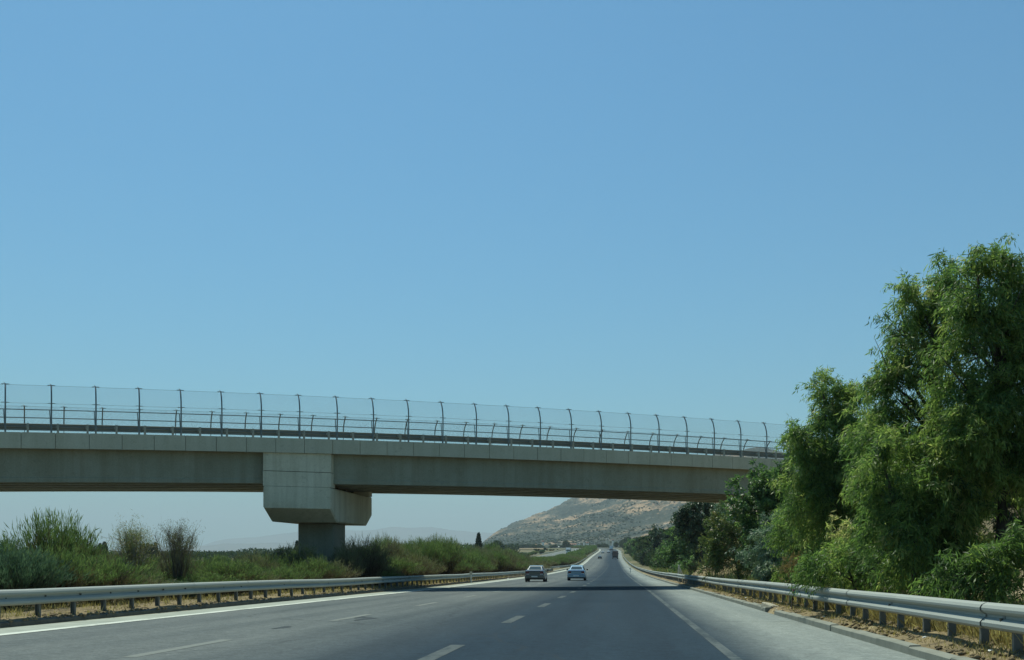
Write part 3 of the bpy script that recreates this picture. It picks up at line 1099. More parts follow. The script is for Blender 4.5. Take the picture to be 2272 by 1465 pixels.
# ------------------------------------------------------------------ vehicles
def sedan(name, paint, detail=True, W=1.74, L=4.4, H=1.42):
    """rear at y=0, nose at y=L"""
    root = empty(name)
    hw = W / 2
    # body: lofted sections (y, half width, sill z, belt z, top z, tumblehome)
    st = [(0.00, hw - .16, .38, .62, .90), (0.04, hw - .07, .33, .70, .97), (.30, hw - .01, .28, .78, 1.02), (.75, hw, .24, .80, 1.00), (1.6, hw, .22, .78, .97),
          (2.6, hw, .22, .76, .95), (3.2, hw - .01, .22, .74, .92), (3.9, hw - .04, .25, .66, .80), (4.25, hw - .12, .30, .56, .68), (L, hw - .28, .36, .48, .58)]
    v, f = [], []
    n = 12
    for (y, w, z0, zb, zt) in st:
        ring = [(-w * .80, z0), (-w * .96, z0 + .06), (-w, (z0 + zb) / 2), (-w * .995, zb), (-w * .93, zt - .03), (-w * .80, zt),
                (w * .80, zt), (w * .93, zt - .03), (w * .995, zb), (w, (z0 + zb) / 2), (w * .96, z0 + .06), (w * .80, z0)]
        v += [(x, y, z) for x, z in ring]
    for i in range(len(st) - 1):
        for k in range(n):
            j = (k + 1) % n
            f.append((i * n + k, i * n + j, (i + 1) * n + j, (i + 1) * n + k))
    f.append(tuple(range(n - 1, -1, -1)))
    f.append(tuple(range((len(st) - 1) * n, len(st) * n)))
    b = MB(); b.add(v, f)
    b.build('body', paint, root, smooth=False)
    # cabin glass and roof
    cab = [(.62, .66, 1.00, .60), (1.15, .70, 1.35, .50), (1.6, .71, 1.405, .51), (2.4, .71, H, .52), (2.75, .70, 1.37, .51), (3.35, .68, .95, .60)]
    v, f = [], []
    m = 6
    for (y, wb_, zt, wt) in cab:
        zb = .96 if y not in (.62, 3.35) else .94
        v += [(-wb_ - .05, y, zb), (-wt - .06, y, max(zt - .06, zb)), (-wt, y, zt), (wt, y, zt), (wt + .06, y, max(zt - .06, zb)), (wb_ + .05, y, zb)]
    for i in range(len(cab) - 1):
        for k in range(m - 1):
            f.append((i * m + k, i * m + k + 1, (i + 1) * m + k + 1, (i + 1) * m + k))
    b = MB(); b.add(v, f)
    cabin = b.build('cabin', paint, root)
    # glass panes slightly proud
    def pane(name_, quad):
        a, b_, c, d = [Vector(q) for q in quad]
        nrm = (b_ - a).cross(d - a).normalized()
        vv = [tuple(p + nrm * .008) for p in (a, b_, c, d)] + [tuple(p - nrm * .01) for p in (a, b_, c, d)]
        bb = MB(); bb.add(vv, [(0, 1, 2, 3), (7, 6, 5, 4), (0, 4, 5, 1), (1, 5, 6, 2), (2, 6, 7, 3), (3, 7, 4, 0)])
        return bb.build(name_, M['glass'], root)
    pane('rear_window', [(-.57, .67, 1.03), (.57, .67, 1.03), (.46, 1.12, 1.325), (-.46, 1.12, 1.325)])
    pane('windscreen', [(.62, 3.30, .99), (-.62, 3.30, .99), (-.52, 2.80, 1.34), (.52, 2.80, 1.34)])
    for s in (-1, 1):
        q = [(s * .745, 1.05, 1.0), (s * .75, 3.0, 1.0), (s * .595, 2.6, 1.33), (s * .59, 1.4, 1.32)]
        pane('side_window', q if s > 0 else q[::-1])
    # wheels
    for yy in (.82, 3.42):
        for s in (-1, 1):
            b = MB()
            b.tube([(s * (hw - .20), yy, .31), (s * (hw - .19), yy, .31), (s * (hw - .03), yy, .31), (s * (hw - .015), yy, .31)], [.27, .315, .315, .28], 18)
            w_ = b.build('wheel', M['tyre'], root)
            if detail:
                b = MB(); b.tube([(s * (hw - .03), yy, .31), (s * (hw - .008), yy, .31)], [.20, .18], 14)
                b.build('rim', M['rim'], w_)
    # bumper, lamps, plate, mirrors, underside
    b = MB()
    b.bbox(-hw + .04, hw - .04, -.09, .14, .32, .58, .03)
    b.build('bumper', paint if detail else M['trim'], root)
    b = MB(); b.box(-hw + .12, hw - .12, .10, L - .2, .20, .30); b.build('underbody', M['trim'], root)
    for s in (-1, 1):
        x0, x1 = sorted((s * (hw - .40), s * (hw - .12)))
        b = MB(); b.bbox(x0, x1, -.025, .10, .70, .88, .012); tl = b.build('tail_light', M['red_light'], root)
        if detail:
            x0, x1 = sorted((s * (hw - .41), s * (hw - .16)))
            b = MB(); b.bbox(x0, x1, -.03, .08, .635, .695, .01); b.build('reverse_light', M['lamp_white'], tl)
        x0, x1 = sorted((s * (hw + .005), s * (hw + .17)))
        b = MB(); b.bbox(x0, x1, 2.72, 2.84, .96, 1.09, .02); b.build('mirror', M['trim'], root)
    b = MB(); b.box(-.26, .26, -.105, -.091, .40, .51); b.build('number_plate', M['plate'], root)
    b = MB(); b.box(-.58, .58, -.012, .0, .86, .885); b.build('boot_seam', M['trim'], root)
    return root


def place_vehicle(root, px, D, y_off=0):
    p = at(px, 1232, D)
    root.location = (p.x, p.y, float(prof(p.y)) + .004)
    sl = float(prof(p.y + 3) - prof(p.y - 1)) / 4
    an = float(axis(p.y + 8) - axis(p.y - 8)) / 16
    root.rotation_euler = (math.atan(sl), 0, -math.atan(an))
    return root


c = sedan('car', M['car_dark'])
tag(c, 'dark grey sedan in the left lane, seen from behind', 'car')
place_vehicle(c, 1186, 92)
c = sedan('car', M['car_silver'], H=1.45)
tag(c, 'silver blue sedan in the middle lane, a little ahead of the dark sedan', 'car')
place_vehicle(c, 1278.5, 101)
for nm, paint, px, D, lab in (('car', M['car_black'], 1331, 470, 'small black car far ahead in the left lane before the hill crest'),
                              ('car', M['car_white'], 1337.5, 640, 'tiny pale car beyond the black car near the left edge line'),
                              ('car', M['car_white'], 1350, 660, 'tiny pale car to the left of the distant dark lorry')):
    c = sedan(nm, paint, False)
    tag(c, lab, 'car')
    place_vehicle(c, px, D)
for px, D, lab in ((1268.5, 640, 'tiny white car just behind the white truck on the opposite carriageway'),
                   (1279, 760, 'tiny pale car farther up the opposite carriageway than the white truck')):
    c = sedan('car', M['car_white'], False)
    tag(c, lab, 'car')
    place_vehicle(c, px, D)
    c.rotation_euler[2] += math.pi


def truck(name, box_m, cab_m, W=2.5, L=8.5, H=3.6, oncoming=False):
    root = empty(name)
    hw = W / 2
    b = MB(); b.bbox(-hw, hw, 0, L - 2.4, 1.15, H, .04); b.build('cargo_box', box_m, root)
    b = MB(); b.bbox(-hw + .08, hw - .08, L - 2.25, L, .75, 2.9, .12); cabn = b.build('cab', cab_m, root)
    b = MB(); b.box(-hw + .2, hw - .2, L - .004, L + .01, 1.75, 2.55); b.build('windscreen', M['glass'], cabn)
    b = MB(); b.box(-hw + .3, hw - .3, .2, L - .6, .72, 1.148); b.build('chassis', M['trim'], root)
    b = MB(); b.box(-hw + .05, hw - .05, -.04, .10, .55, .72); b.build('tail_bar', M['truck_red'], root)
    for yy in (1.1, 2.3, L - 1.2):
        for s in (-1, 1):
            b = MB(); b.tube([(s * (hw - .38), yy, .48), (s * (hw - .04), yy, .48)], .48, 16); b.build('wheel', M['tyre'], root)
    for s in (-1, 1):
        b = MB(); b.box(s * hw * .8 - .12, s * hw * .8 + .12, -.06, -.041, .58, .69); b.build('tail_light', M['red_light'], root)
        x0, x1 = sorted((s * (hw + .02), s * (hw + .22)))
        b = MB(); b.box(x0, x1, L - .5, L - .42, 1.9, 2.5); b.build('mirror', M['trim'], root)
    b = MB(); b.box(-hw + .2, -.03, -.02, -.003, 1.3, H - .2); b.box(.03, hw - .2, -.02, -.003, 1.3, H - .2); b.build('rear_doors', M['truck_red'] if box_m is M['truck_dark'] else cab_m, root)
    return root


c = truck('lorry', M['truck_dark'], M['truck_dark'], W=2.5, H=3.5)
tag(c, 'dark lorry far ahead in the right lane, seen from behind', 'lorry')
place_vehicle(c, 1365, 470)
c = truck('lorry', M['car_white'], M['car_white'], W=2.5, H=3.7)
tag(c, 'pale lorry just over the crest in front of the dark lorry', 'lorry')
place_vehicle(c, 1356, 800)
c = truck('lorry', M['car_white'], M['car_white'], W=2.5, H=3.7)
tag(c, 'white truck coming down the opposite carriageway towards the camera', 'lorry')
place_vehicle(c, 1262, 600)
c.rotation_euler[2] += math.pi

# ------------------------------------------------------------------ foliage builders
def basis(d):
    """unit vectors perpendicular to d (N,3)"""
    up = np.where(np.abs(d[:, 2:3]) > .95, np.array([[1., 0, 0]]), np.array([[0, 0, 1.]]))
    a = np.cross(d, up)
    a /= np.linalg.norm(a, axis=1, keepdims=True) + 1e-9
    return a, np.cross(d, a)


def leaves(base, d, length, width, tint, r, curl=.15):
    """narrow leaves: one folded quad each. base (N,3), d (N,3) unit"""
    N = len(base)
    a, b_ = basis(d)
    th = r.uniform(0, 2 * np.pi, N)[:, None]
    side = a * np.cos(th) + b_ * np.sin(th)
    nrm = -a * np.sin(th) + b_ * np.cos(th)
    ln, wd = length[:, None], width[:, None]
    v = np.stack([base, base + d * ln * .45 + side * wd * .5 + nrm * ln * curl * .5, base + d * ln + nrm * ln * curl * r.uniform(-.6, 1, N)[:, None], base + d * ln * .45 - side * wd * .5 + nrm * ln * curl * .5], 1)
    f = np.arange(N * 4).reshape(N, 4)
    return v.reshape(-1, 3), f, np.repeat(tint, 4)


def rand_dirs(r, N):
    d = r.normal(size=(N, 3))
    return d / np.linalg.norm(d, axis=1, keepdims=True)


def lobe_crown(lobes, dens, leaf_len, leaf_w, r, droop=.7, sprig=.45, per=26, inner=.35, tint_bias=0.0, clump=.12):
    """lobes: (centre, radii, weight). Hanging sprigs of leaves spread through the outer part of every lobe."""
    V, Fc, T = [], [], []
    off = 0
    for (c, rad, wgt) in lobes:
        c, rad = np.array(c), np.array(rad)
        area = 4 * math.pi * ((rad[0] * rad[1] + rad[0] * rad[2] + rad[1] * rad[2]) / 3)
        nc = max(int(area * dens * wgt / 9), 4)
        n = nc * 9
        dc = rand_dirs(r, nc)
        d = np.repeat(dc, 9, axis=0)
        lump = 1 + .16 * np.sin(d[:, 0] * 5 + c[0] * 3) * np.sin(d[:, 2] * 6 + c[2] * 2) + .10 * np.sin(d[:, 1] * 9 + c[1])
        rr = (r.uniform(inner ** 2, 1, n) ** .5) * lump
        top = d[:, 2] > .55
        rr = rr * np.where(top, r.uniform(.85, 1.22, n), 1)
        rr = np.repeat(rr[::9], 9)
        p = c + d * rr[:, None] * rad + r.normal(0, 1, (n, 3)) * clump
        d = d * .75 + rand_dirs(r, n) * .45
        # sprig direction: outwards and up, then bending down
        sd = d * .8 + np.array([0, 0, .35]) + rand_dirs(r, n) * .45
        sd /= np.linalg.norm(sd, axis=1, keepdims=True)
        sl = sprig * r.uniform(.5, 1.25, n)
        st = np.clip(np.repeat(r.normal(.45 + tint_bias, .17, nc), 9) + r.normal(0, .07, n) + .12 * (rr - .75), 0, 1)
        k = per
        s = r.uniform(0, 1, (n, k))
        base = p[:, None, :] + sd[:, None, :] * (s * sl[:, None])[..., None]
        base[..., 2] -= (s ** 2) * sl[:, None] * droop
        base += r.normal(0, .035 * (leaf_len / .12), base.shape)
        ld = sd[:, None, :] * (.55 - .2 * s[..., None]) + np.array([0, 0, -1.0]) * (droop * (.5 + .8 * s))[..., None] + r.normal(0, .38, (n, k, 3))
        ld /= np.linalg.norm(ld, axis=2, keepdims=True)
        N = n * k
        tint_ = np.clip(np.repeat(st, k) + r.normal(0, .13, N), 0, 1)
        v, f, t_ = leaves(base.reshape(-1, 3), ld.reshape(-1, 3), leaf_len * r.uniform(.6, 1.3, N), leaf_w * r.uniform(.7, 1.25, N), tint_, r)
        V.append(v); Fc.append(f + off); T.append(t_)
        off += len(v)
    return np.concatenate(V), np.concatenate(Fc), np.concatenate(T)


def limb_mesh(base, lobes, r0, mat, r, twigs=3):
    b = MB()
    base = Vector(base)
    cs = [Vector(l[0]) for l in lobes]
    top = max(cs, key=lambda c: c.z)
    mid = base.lerp(top, .45) + Vector((r.uniform(-.1, .1), r.uniform(-.1, .1), 0))
    b.tube([base - Vector((0, 0, .3)), base + Vector((0, 0, .3)), base.lerp(mid, .5) + Vector((.05, 0, 0)), mid, mid.lerp(top, .6), top], [r0 * 1.3, r0 * 1.05, r0 * .9, r0 * .7, r0 * .45, r0 * .15], 10)
    for c in cs:
        if c is top: continue
        s = .18 + .5 * max(0, min(1, (c.z - base.z) / max(top.z - base.z, .1)))
        st = base.lerp(mid, min(1, s / .45)) if s < .45 else mid.lerp(top, (s - .45) / .55)
        m = st.lerp(c, .5) + Vector((r.uniform(-.15, .15), r.uniform(-.15, .15), .15))
        b.tube([st, m, c], [r0 * .45, r0 * .3, r0 * .1], 7)
        for q in range(twigs):
            e = c + Vector(r.normal(0, .35, 3))
            b.tube([m.lerp(c, .5), e], [r0 * .14, r0 * .04], 5)
    return b.mesh('trunk', mat, True)


def px_lobes(spec, D, depth=1.0):
    out = []
    for s in spec:
        px, py, rx, ry = s[:4]
        dd = s[4] if len(s) > 4 else 0
        c = at(px, py, D + dd)
        sc = (D + dd) / F_PX
        shr = .97
        rx, ry = rx * shr, ry * shr
        out.append((tuple(c), (rx * sc, max(rx, ry * .7) * sc * depth, ry * sc), s[5] if len(s) > 5 else 1.0))
    return out


def tree(name, label, cat, spec, D, base_px, mat, dens, ll, lw, seed, trunk_r=.12, droop=.7, sprig=.36, per=26, bark='bark', group=None, inner=.35, tb=0.0, dD=0):
    r = np.random.default_rng(seed)
    lobes = px_lobes(spec, D)
    bp = at(base_px, 1300, D + dD)
    bz = gz(bp.x, bp.y)
    root = empty(name, (bp.x, bp.y, bz))
    tag(root, label, cat, group)
    lo = [(tuple(np.array(c) - np.array([bp.x, bp.y, bz])), rd, w) for c, rd, w in lobes]
    v, f, t_ = lobe_crown(lo, dens, ll, lw, r, droop, sprig, per, inner, tb, .09 + D * .0016)
    keep = v[:, 2].reshape(-1, 4).min(1) > -.05
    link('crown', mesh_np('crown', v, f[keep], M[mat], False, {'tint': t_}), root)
    link('trunk', limb_mesh((0, 0, 0), lo, trunk_r, M[bark], r), root)
    return root


# the big willow-leaved trees on the right
tree('acacia_tree', 'tallest weeping green tree, rising at the right edge of the picture', 'tree',
     [(2168, 590, 13, 42, 0, 2), (2162, 650, 30, 55), (2222, 585, 16, 42, 0, 2), (2218, 650, 34, 60), (2262, 640, 20, 40), (2200, 730, 60, 70), (2275, 740, 60, 85), (2150, 760, 45, 75), (2240, 850, 80, 90), (2130, 860, 42, 70),
      (2190, 940, 90, 80), (2290, 950, 80, 110), (2130, 1000, 60, 60, 0, .8), (2320, 720, 50, 110), (2330, 1110, 60, 110), (2230, 1040, 60, 55)], 20.5, 2215, 'leaf_acacia', 50, .14, .024, 101, .14)
tree('acacia_tree', 'tree with forked crown left of the tallest tree, sky showing between them', 'tree',
     [(2102, 605, 14, 36, 0, 2), (2100, 655, 28, 45), (2032, 650, 12, 30, 0, 2), (2030, 695, 30, 40), (2070, 690, 34, 42), (2000, 730, 24, 46), (2045, 765, 48, 50), (2092, 730, 34, 46), (1998, 805, 24, 40), (2072, 800, 20, 40, 0, .6),
      (1962, 840, 16, 34, 0, 1.5), (1985, 880, 42, 56), (1955, 955, 44, 66), (1990, 1010, 50, 50), (2030, 945, 54, 60), (2085, 965, 30, 55)],
     22.5, 2060, 'leaf_acacia', 48, .14, .024, 102, .11)
tree('acacia_tree', 'leafy lower tree mass under the forked crown, reaching down to the guardrail', 'tree',
     [(2040, 1050, 80, 75), (2110, 1090, 62, 66), (2060, 1150, 95, 75), (1990, 1120, 60, 75), (2010, 1225, 75, 60), (2100, 1230, 70, 55), (1960, 1030, 45, 60), (2160, 1180, 60, 60), (2150, 1100, 40, 50)], 20.8, 2050, 'leaf_acacia', 44, .14, .024, 103, .09)
tree('acacia_tree', 'rounded weeping tree standing right of where the overpass disappears', 'tree',
     [(1826, 868, 12, 34, 0, 2), (1848, 885, 34, 44), (1888, 905, 36, 50), (1850, 950, 62, 58), (1912, 970, 48, 60), (1775, 975, 34, 40), (1795, 1040, 50, 55), (1935, 1040, 40, 60), (1845, 1050, 80, 70), (1920, 1060, 55, 75), (1800, 1110, 55, 70), (1870, 1150, 85, 75), (1930, 1180, 55, 70)],
     30, 1865, 'leaf_acacia', 36, .15, .028, 104, .11)
tree('acacia_tree', 'shaded tree standing behind the forked tree, filling the gap down to the guardrail', 'tree',
     [(1960, 1090, 70, 80), (2010, 1180, 80, 80), (1930, 1000, 50, 60), (2080, 1010, 70, 80), (2120, 1180, 60, 90), (1900, 1230, 70, 60), (2060, 1270, 80, 45)], 27, 1990, 'leaf_acacia', 30, .15, .028, 121, .10)
tree('acacia_tree', 'shaded tree seen through the gap left of the tallest trunk', 'tree',
     [(2130, 1030, 60, 60), (2110, 1120, 45, 60), (2290, 1060, 70, 60), (2200, 1120, 60, 40), (2240, 1210, 60, 50), (2310, 1190, 60, 70), (2190, 980, 80, 50)], 29, 2130, 'leaf_dark', 26, .15, .03, 122, .10)  # dark leaf colour stands in for the shade behind the gap
tree('shrub', 'shaded green thicket between the rounded weeping tree and the grey-green shrub', 'shrub',
     [(1790, 1120, 50, 60), (1770, 1190, 50, 60), (1820, 1230, 60, 60), (1760, 1270, 60, 35), (1850, 1275, 60, 30)], 37, 1800, 'leaf_acacia', 26, .15, .03, 123, .08)
for q_, (px_, D_, lb_) in enumerate(((2560, 17, 'weeping tree just beyond the tallest tree, outside the right edge of the picture'), (2960, 14, 'weeping tree nearest the camera, outside the right edge of the picture'))):
    tree('acacia_tree', lb_, 'tree', [(px_, 700, 90, 120), (px_ - 60, 850, 110, 120), (px_ + 80, 880, 100, 130), (px_ - 20, 1030, 130, 120), (px_ + 90, 1120, 110, 120), (px_ - 90, 1180, 110, 100)], D_, px_, 'leaf_acacia', 20, .15, .03, 180 + q_, .13)
tree('shrub', 'bushy shrub at the foot of the rightmost tree, touching the guardrail top', 'shrub',
     [(2165, 1275, 60, 45), (2230, 1250, 60, 60), (2110, 1290, 50, 35), (2255, 1310, 50, 35)], 17.6, 2180, 'leaf_acacia', 44, .14, .024, 105, .05, tb=-.22)  # tint lowered: shade under the crown put into the leaf colour
tree('shrub', 'low shaded shrub behind the guardrail between the two weeping trees', 'shrub',
     [(1880, 1255, 60, 40), (1940, 1270, 55, 36), (1830, 1260, 45, 35), (1990, 1290, 50, 30)], 23.5, 1900, 'leaf_acacia', 38, .13, .024, 106, .05, tb=-.15)  # darker tint puts the shade below the trees into the leaves
tree('broadleaf_tree', 'small broad-leaved tree in front of the right end of the overpass', 'tree',
     [(1690, 1060, 36, 34), (1738, 1055, 36, 34), (1665, 1090, 34, 40), (1720, 1110, 55, 52), (1690, 1150, 50, 45), (1755, 1150, 45, 60), (1650, 1130, 22, 28)], 44, 1710, 'leaf_broad', 15, .16, .075, 107, .10, droop=.35, per=22)
tree('shrub', 'olive and brown shrub with a broad round crown left of the broad-leaved tree', 'shrub',
     [(1620, 1165, 40, 42), (1655, 1190, 55, 55), (1600, 1205, 38, 42), (1640, 1240, 60, 34), (1690, 1215, 45, 45), (1590, 1245, 25, 25)], 56, 1640, 'leaf_olive', 17, .13, .05, 108, .06, droop=.15, per=26)
tree('shrub', 'bluish grey-green shrub hanging over the guardrail below the broad-leaved tree', 'shrub',
     [(1720, 1195, 45, 42), (1695, 1240, 48, 42), (1750, 1245, 50, 45), (1785, 1215, 36, 52), (1730, 1275, 60, 22)], 40, 1735, 'leaf_acacia_grey', 24, .15, .034, 109, .06)
tree('eucalyptus_tree', 'dark tall tree with a narrow trunk seen under the overpass', 'tree',
     [(1552, 1128, 34, 38), (1522, 1150, 24, 34), (1570, 1160, 26, 40), (1540, 1180, 30, 30), (1560, 1215, 14, 30)], 108, 1556, 'leaf_dark', 7, .30, .10, 110, .22, per=22)
tree('eucalyptus_tree', 'pale hazy tree half hidden behind the dark one under the overpass', 'tree',
     [(1592, 1135, 24, 26), (1605, 1165, 24, 36)], 128, 1598, 'leaf_acacia_grey', 5, .3, .10, 111, .2, per=20)
for i, (lab, spec, D, bp, mt, ll, lw) in enumerate([
    ('rounded green tree left of the dark tall tree, beyond the overpass', [(1505, 1205, 28, 32), (1530, 1225, 28, 30), (1500, 1240, 36, 28)], 146, 1508, 'leaf_broad', .26, .12),
    ('pointed poplar-like tree rising from the trees beyond the overpass', [(1456, 1200, 11, 24), (1456, 1220, 20, 28), (1448, 1243, 30, 22)], 300, 1456, 'leaf_dark', .34, .13),
    ('bushy tree right of the pointed tree beyond the overpass', [(1480, 1232, 22, 26), (1476, 1250, 26, 18)], 195, 1479, 'leaf_broad', .28, .12),
    ('small rounded tree left of the pointed tree, above the curve of the guardrail', [(1428, 1222, 18, 20), (1432, 1243, 24, 14)], 430, 1430, 'leaf_broad', .4, .16),
    ('farthest green tree of the row along the right of the road', [(1405, 1217, 15, 17), (1408, 1231, 18, 11)], 600, 1406, 'leaf_broad', .5, .2),
    ('low green shrub right of the farthest tree, beside the curve', [(1420, 1244, 16, 9)], 420, 1420, 'leaf_olive', .35, .14),
    ('low dark green shrub behind the broken white post', [(1535, 1255, 28, 22), (1515, 1264, 26, 12)], 126, 1525, 'leaf_broad', .22, .09),
    ('small green shrub between the pale post and the guardrail bend', [(1470, 1262, 22, 9), (1456, 1262, 16, 7)], 230, 1462, 'leaf_olive', .24, .09)]):
    tree('roadside_tree', lab, 'tree', spec, D, bp, mt, (4.5 if D > 130 else 6) * (1 if D < 250 else .6), ll * (1 if D < 250 else 1.5), lw * (1 if D < 250 else 1.5), 130 + i, .12, droop=.3, per=24)
tree('shrub', 'dry orange-brown shrub behind the guardrail at the end of the bridge shadow', 'shrub',
     [(1572, 1258, 24, 16), (1590, 1266, 20, 12), (1550, 1268, 18, 9)], 66, 1572, 'leaf_orange', 14, .10, .03, 151, .03, droop=.1)
tree('dry_stalk', 'reddish brown dry weed standing behind the guardrail near the red reflector', 'plant',
     [(1757, 1262, 9, 16), (1757, 1280, 8, 14)], 27.5, 1757, 'leaf_orange', 60, .06, .012, 152, .015, droop=-.4, sprig=.2)
tree('weed_clump', 'bright yellow-green weed clump behind the guardrail, right of the dry red weed', 'plant',
     [(1803, 1288, 22, 12), (1825, 1292, 16, 9)], 25, 1808, 'leaf_olive', 40, .08, .012, 153, .012, droop=-.1, sprig=.25, tb=-.02)

# ------------------------------------------------------------------ broom bushes of the central reservation
def broom_mesh(seed, stems=150, twigs=26, spread=1.0, mat='broom', width=.015, open_=0.0, dry=.5):
    """about 1 m radius and 1 m high (scaled when placed): rush-like stems fanning up from the base"""
    r = np.random.default_rng(seed)
    az = r.uniform(0, 2 * np.pi, stems)
    lean = r.uniform(0, 1, stems) ** .7
    R0 = r.uniform(0, .25, stems)
    Ls = r.uniform(.78, 1.0, stems) * (1 - .12 * lean)
    tipr = lean * spread
    V, Fc, T = [], [], []
    off = 0
    s = r.uniform(.05, 1, (stems, twigs)) ** .6
    hor = R0[:, None] + tipr[:, None] * s ** 1.25 * Ls[:, None]
    z = s * Ls[:, None] * (1 - .42 * lean[:, None] ** 2 * s)
    px_ = np.cos(az)[:, None] * hor
    py_ = np.sin(az)[:, None] * hor
    base = np.stack([px_, py_, z], -1) + r.normal(0, .035, (stems, twigs, 3))
    out = np.stack([np.cos(az), np.sin(az), np.zeros(stems)], -1)[:, None, :]
    d = out * (lean[:, None, None] * .7 + .1) + np.array([0, 0, 1.0]) + r.normal(0, .34, (stems, twigs, 3))
    d /= np.linalg.norm(d, axis=2, keepdims=True)
    N = stems * twigs
    ln = r.uniform(.045, .145, N) * (1 + open_)
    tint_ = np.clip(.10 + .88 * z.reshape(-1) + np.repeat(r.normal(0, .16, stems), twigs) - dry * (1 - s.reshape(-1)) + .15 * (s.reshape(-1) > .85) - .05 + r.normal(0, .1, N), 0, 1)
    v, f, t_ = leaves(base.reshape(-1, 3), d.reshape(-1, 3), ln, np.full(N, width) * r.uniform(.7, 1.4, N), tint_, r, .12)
    V.append(v); Fc.append(f); T.append(t_); off += len(v)
    # main stems as long thin blades
    b0 = np.stack([np.cos(az) * R0, np.sin(az) * R0, np.zeros(stems)], -1)
    dd = np.stack([np.cos(az) * tipr, np.sin(az) * tipr, np.ones(stems)], -1)
    dd /= np.linalg.norm(dd, axis=1, keepdims=True)
    v, f, t_ = leaves(b0, dd, Ls * .95, np.full(stems, width * 2.2), np.full(stems, .08), r, .05)
    V.append(v); Fc.append(f + off); T.append(t_)
    return mesh_np('foliage', np.concatenate(V), np.concatenate(Fc), M[mat], False, {'tint': np.concatenate(T)})


BROOM = [broom_mesh(1, 190, 50, width=.011), broom_mesh(2, 200, 50, .9, width=.011), broom_mesh(3, 180, 50, 1.1, width=.011), broom_mesh(4, 170, 44, .85, 'broom_brown', .010, .2, .2),
         broom_mesh(5, 180, 48, 1.0, 'broom_blue', .011), broom_mesh(6, 150, 40, 1.0, 'broom_brown', .010, .3, .1)]
OPEN = [broom_mesh(7, 42, 16, .9, 'broom_brown', .008, .6, .05), broom_mesh(8, 44, 16, 1.0, 'broom_brown', .007, .8, .0)]
SKY_PX = [0, 45, 60, 110, 150, 170, 240, 330, 420, 600, 660, 700, 745, 760, 830, 850, 900, 915, 945, 1000, 1025, 1050, 1090, 1110, 1160, 1180, 1213, 1300]
SKY_PY = [1205, 1225, 1190, 1165, 1185, 1218, 1232, 1236, 1238, 1232, 1230, 1218, 1228, 1218, 1216, 1204, 1206, 1214, 1206, 1206, 1218, 1214, 1216, 1225, 1232, 1238, 1247, 1250]
STEM_ME = None
b = MB()
for q in range(7):
    a = q * 2.4
    b.tube([(math.cos(a) * .03, math.sin(a) * .03, -.1), (math.cos(a) * .12, math.sin(a) * .12, .25), (math.cos(a) * .3, math.sin(a) * .3, .55)], [.022, .014, .006], 5)
STEM_ME = b.mesh('stem', M['bark'], True)

COLS = {0: 'green', 1: 'green', 2: 'light green', 3: 'brownish', 4: 'blue-green', 5: 'dry brown'}
def put_bush(u, v, height, rad, kind, label, group=None, name='broom_bush', me=None):
    x = float(axis(v)) + u
    z = gz(x, v)
    rt = empty(name, (x, v, z - .03), random.uniform(0, 6.28))
    rt.scale = (rad, rad * random.uniform(.85, 1.15), height)
    tag(rt, label, 'bush', group)
    link('foliage', me or BROOM[kind], rt)
    link('stem', STEM_ME, rt)
    return rt


def top_at(px): return float(np.interp(px, SKY_PX, SKY_PY))


def proj(u, v):
    x = float(axis(v)) + u
    D = -x * SY + v * CY
    X = x * CY + v * SY
    return 1136 + F_PX * X / D, D


marks = [(110, 'tallest near broom bush at the far left, above the guardrail'), (30, 'thin wispy bush cut by the left edge of the picture'), (215, 'light yellow-green broom bush right of the tallest near bush'),
         (340, 'bluish green broom bush below the bare branching shrubs'), (715, 'broom bush standing right in front of the pier column'), (875, 'tall brown-tipped broom bush where the bridge shadow crosses the left guardrail'),
         (970, 'domed bright green broom bush between the tall brown-tipped bush and the cypress'), (1190, 'dry orange-brown bush just left of the gap in the central reservation'), (1070, 'broad green broom bush in front of the single cypress')]
used_marks = set()
v = 21.5
row = 0
GRP = 'broom bushes filling the central reservation'
pend = []
while v < 205:
    for uu, sc in ((-14.3, 1.0), (-16.6, .97), (-19.6, .95)):
        vv = v + random.uniform(-.5, .5) + (uu + 14.3) * .3
        px, D = proj(uu, vv)
        if px < -140: continue
        zt = CAM_H + (1232 - top_at(px)) / F_PX * D
        x = float(axis(vv)) + uu
        h = (zt - gz(x, vv)) * random.uniform(.92, 1.2) * sc
        if uu == -14.3: h *= random.uniform(.6, .98)
        if abs(x - cc[0]) < 2.2 and abs(vv - cc[1]) < 2.6: continue
        h = max(h, .9)
        h *= .98 if px > 700 else 1.0
        if px < 170: kind = random.choice([0, 0, 1, 1, 4])
        elif px < 330: kind = random.choice([2, 2, 0, 3])
        elif px < 420: kind = random.choice([4, 4, 3])
        elif px < 700: kind = random.choice([2, 0, 3, 1, 2])
        elif px < 920: kind = random.choice([3, 5, 0, 3])
        elif px < 1160: kind = random.choice([0, 1, 2, 0, 3, 5])
        else: kind = random.choice([5, 3])
        rad = min(1.3 + D * .006, 2.3) * random.uniform(.75, 1.4)
        h *= random.choice([.72, .95, 1.1, 1.18, 1.02]) if px > 160 else 1.06
        lab, g = '%s broom bush in the hedge behind the left guardrail, %s the overpass' % (COLS[kind], 'before' if vv < 58 else 'beyond'), '%s %s' % (COLS[kind], GRP) + (' before the overpass' if vv < 58 else ' beyond the overpass')
        if uu == -16.6:
            for m_ in marks:
                if m_[0] not in used_marks and abs(px - m_[0]) < 28:
                    used_marks.add(m_[0]); lab, g = m_[1], None
                    break
        pend.append((uu, uu + random.uniform(-.35, .35), vv, h, rad, kind, lab if g is None else None))
    v += 1.9 + v * .018
def ordn(k): return str(k) + ('th' if 10 <= k % 100 <= 20 else {1: 'st', 2: 'nd', 3: 'rd'}.get(k % 10, 'th'))


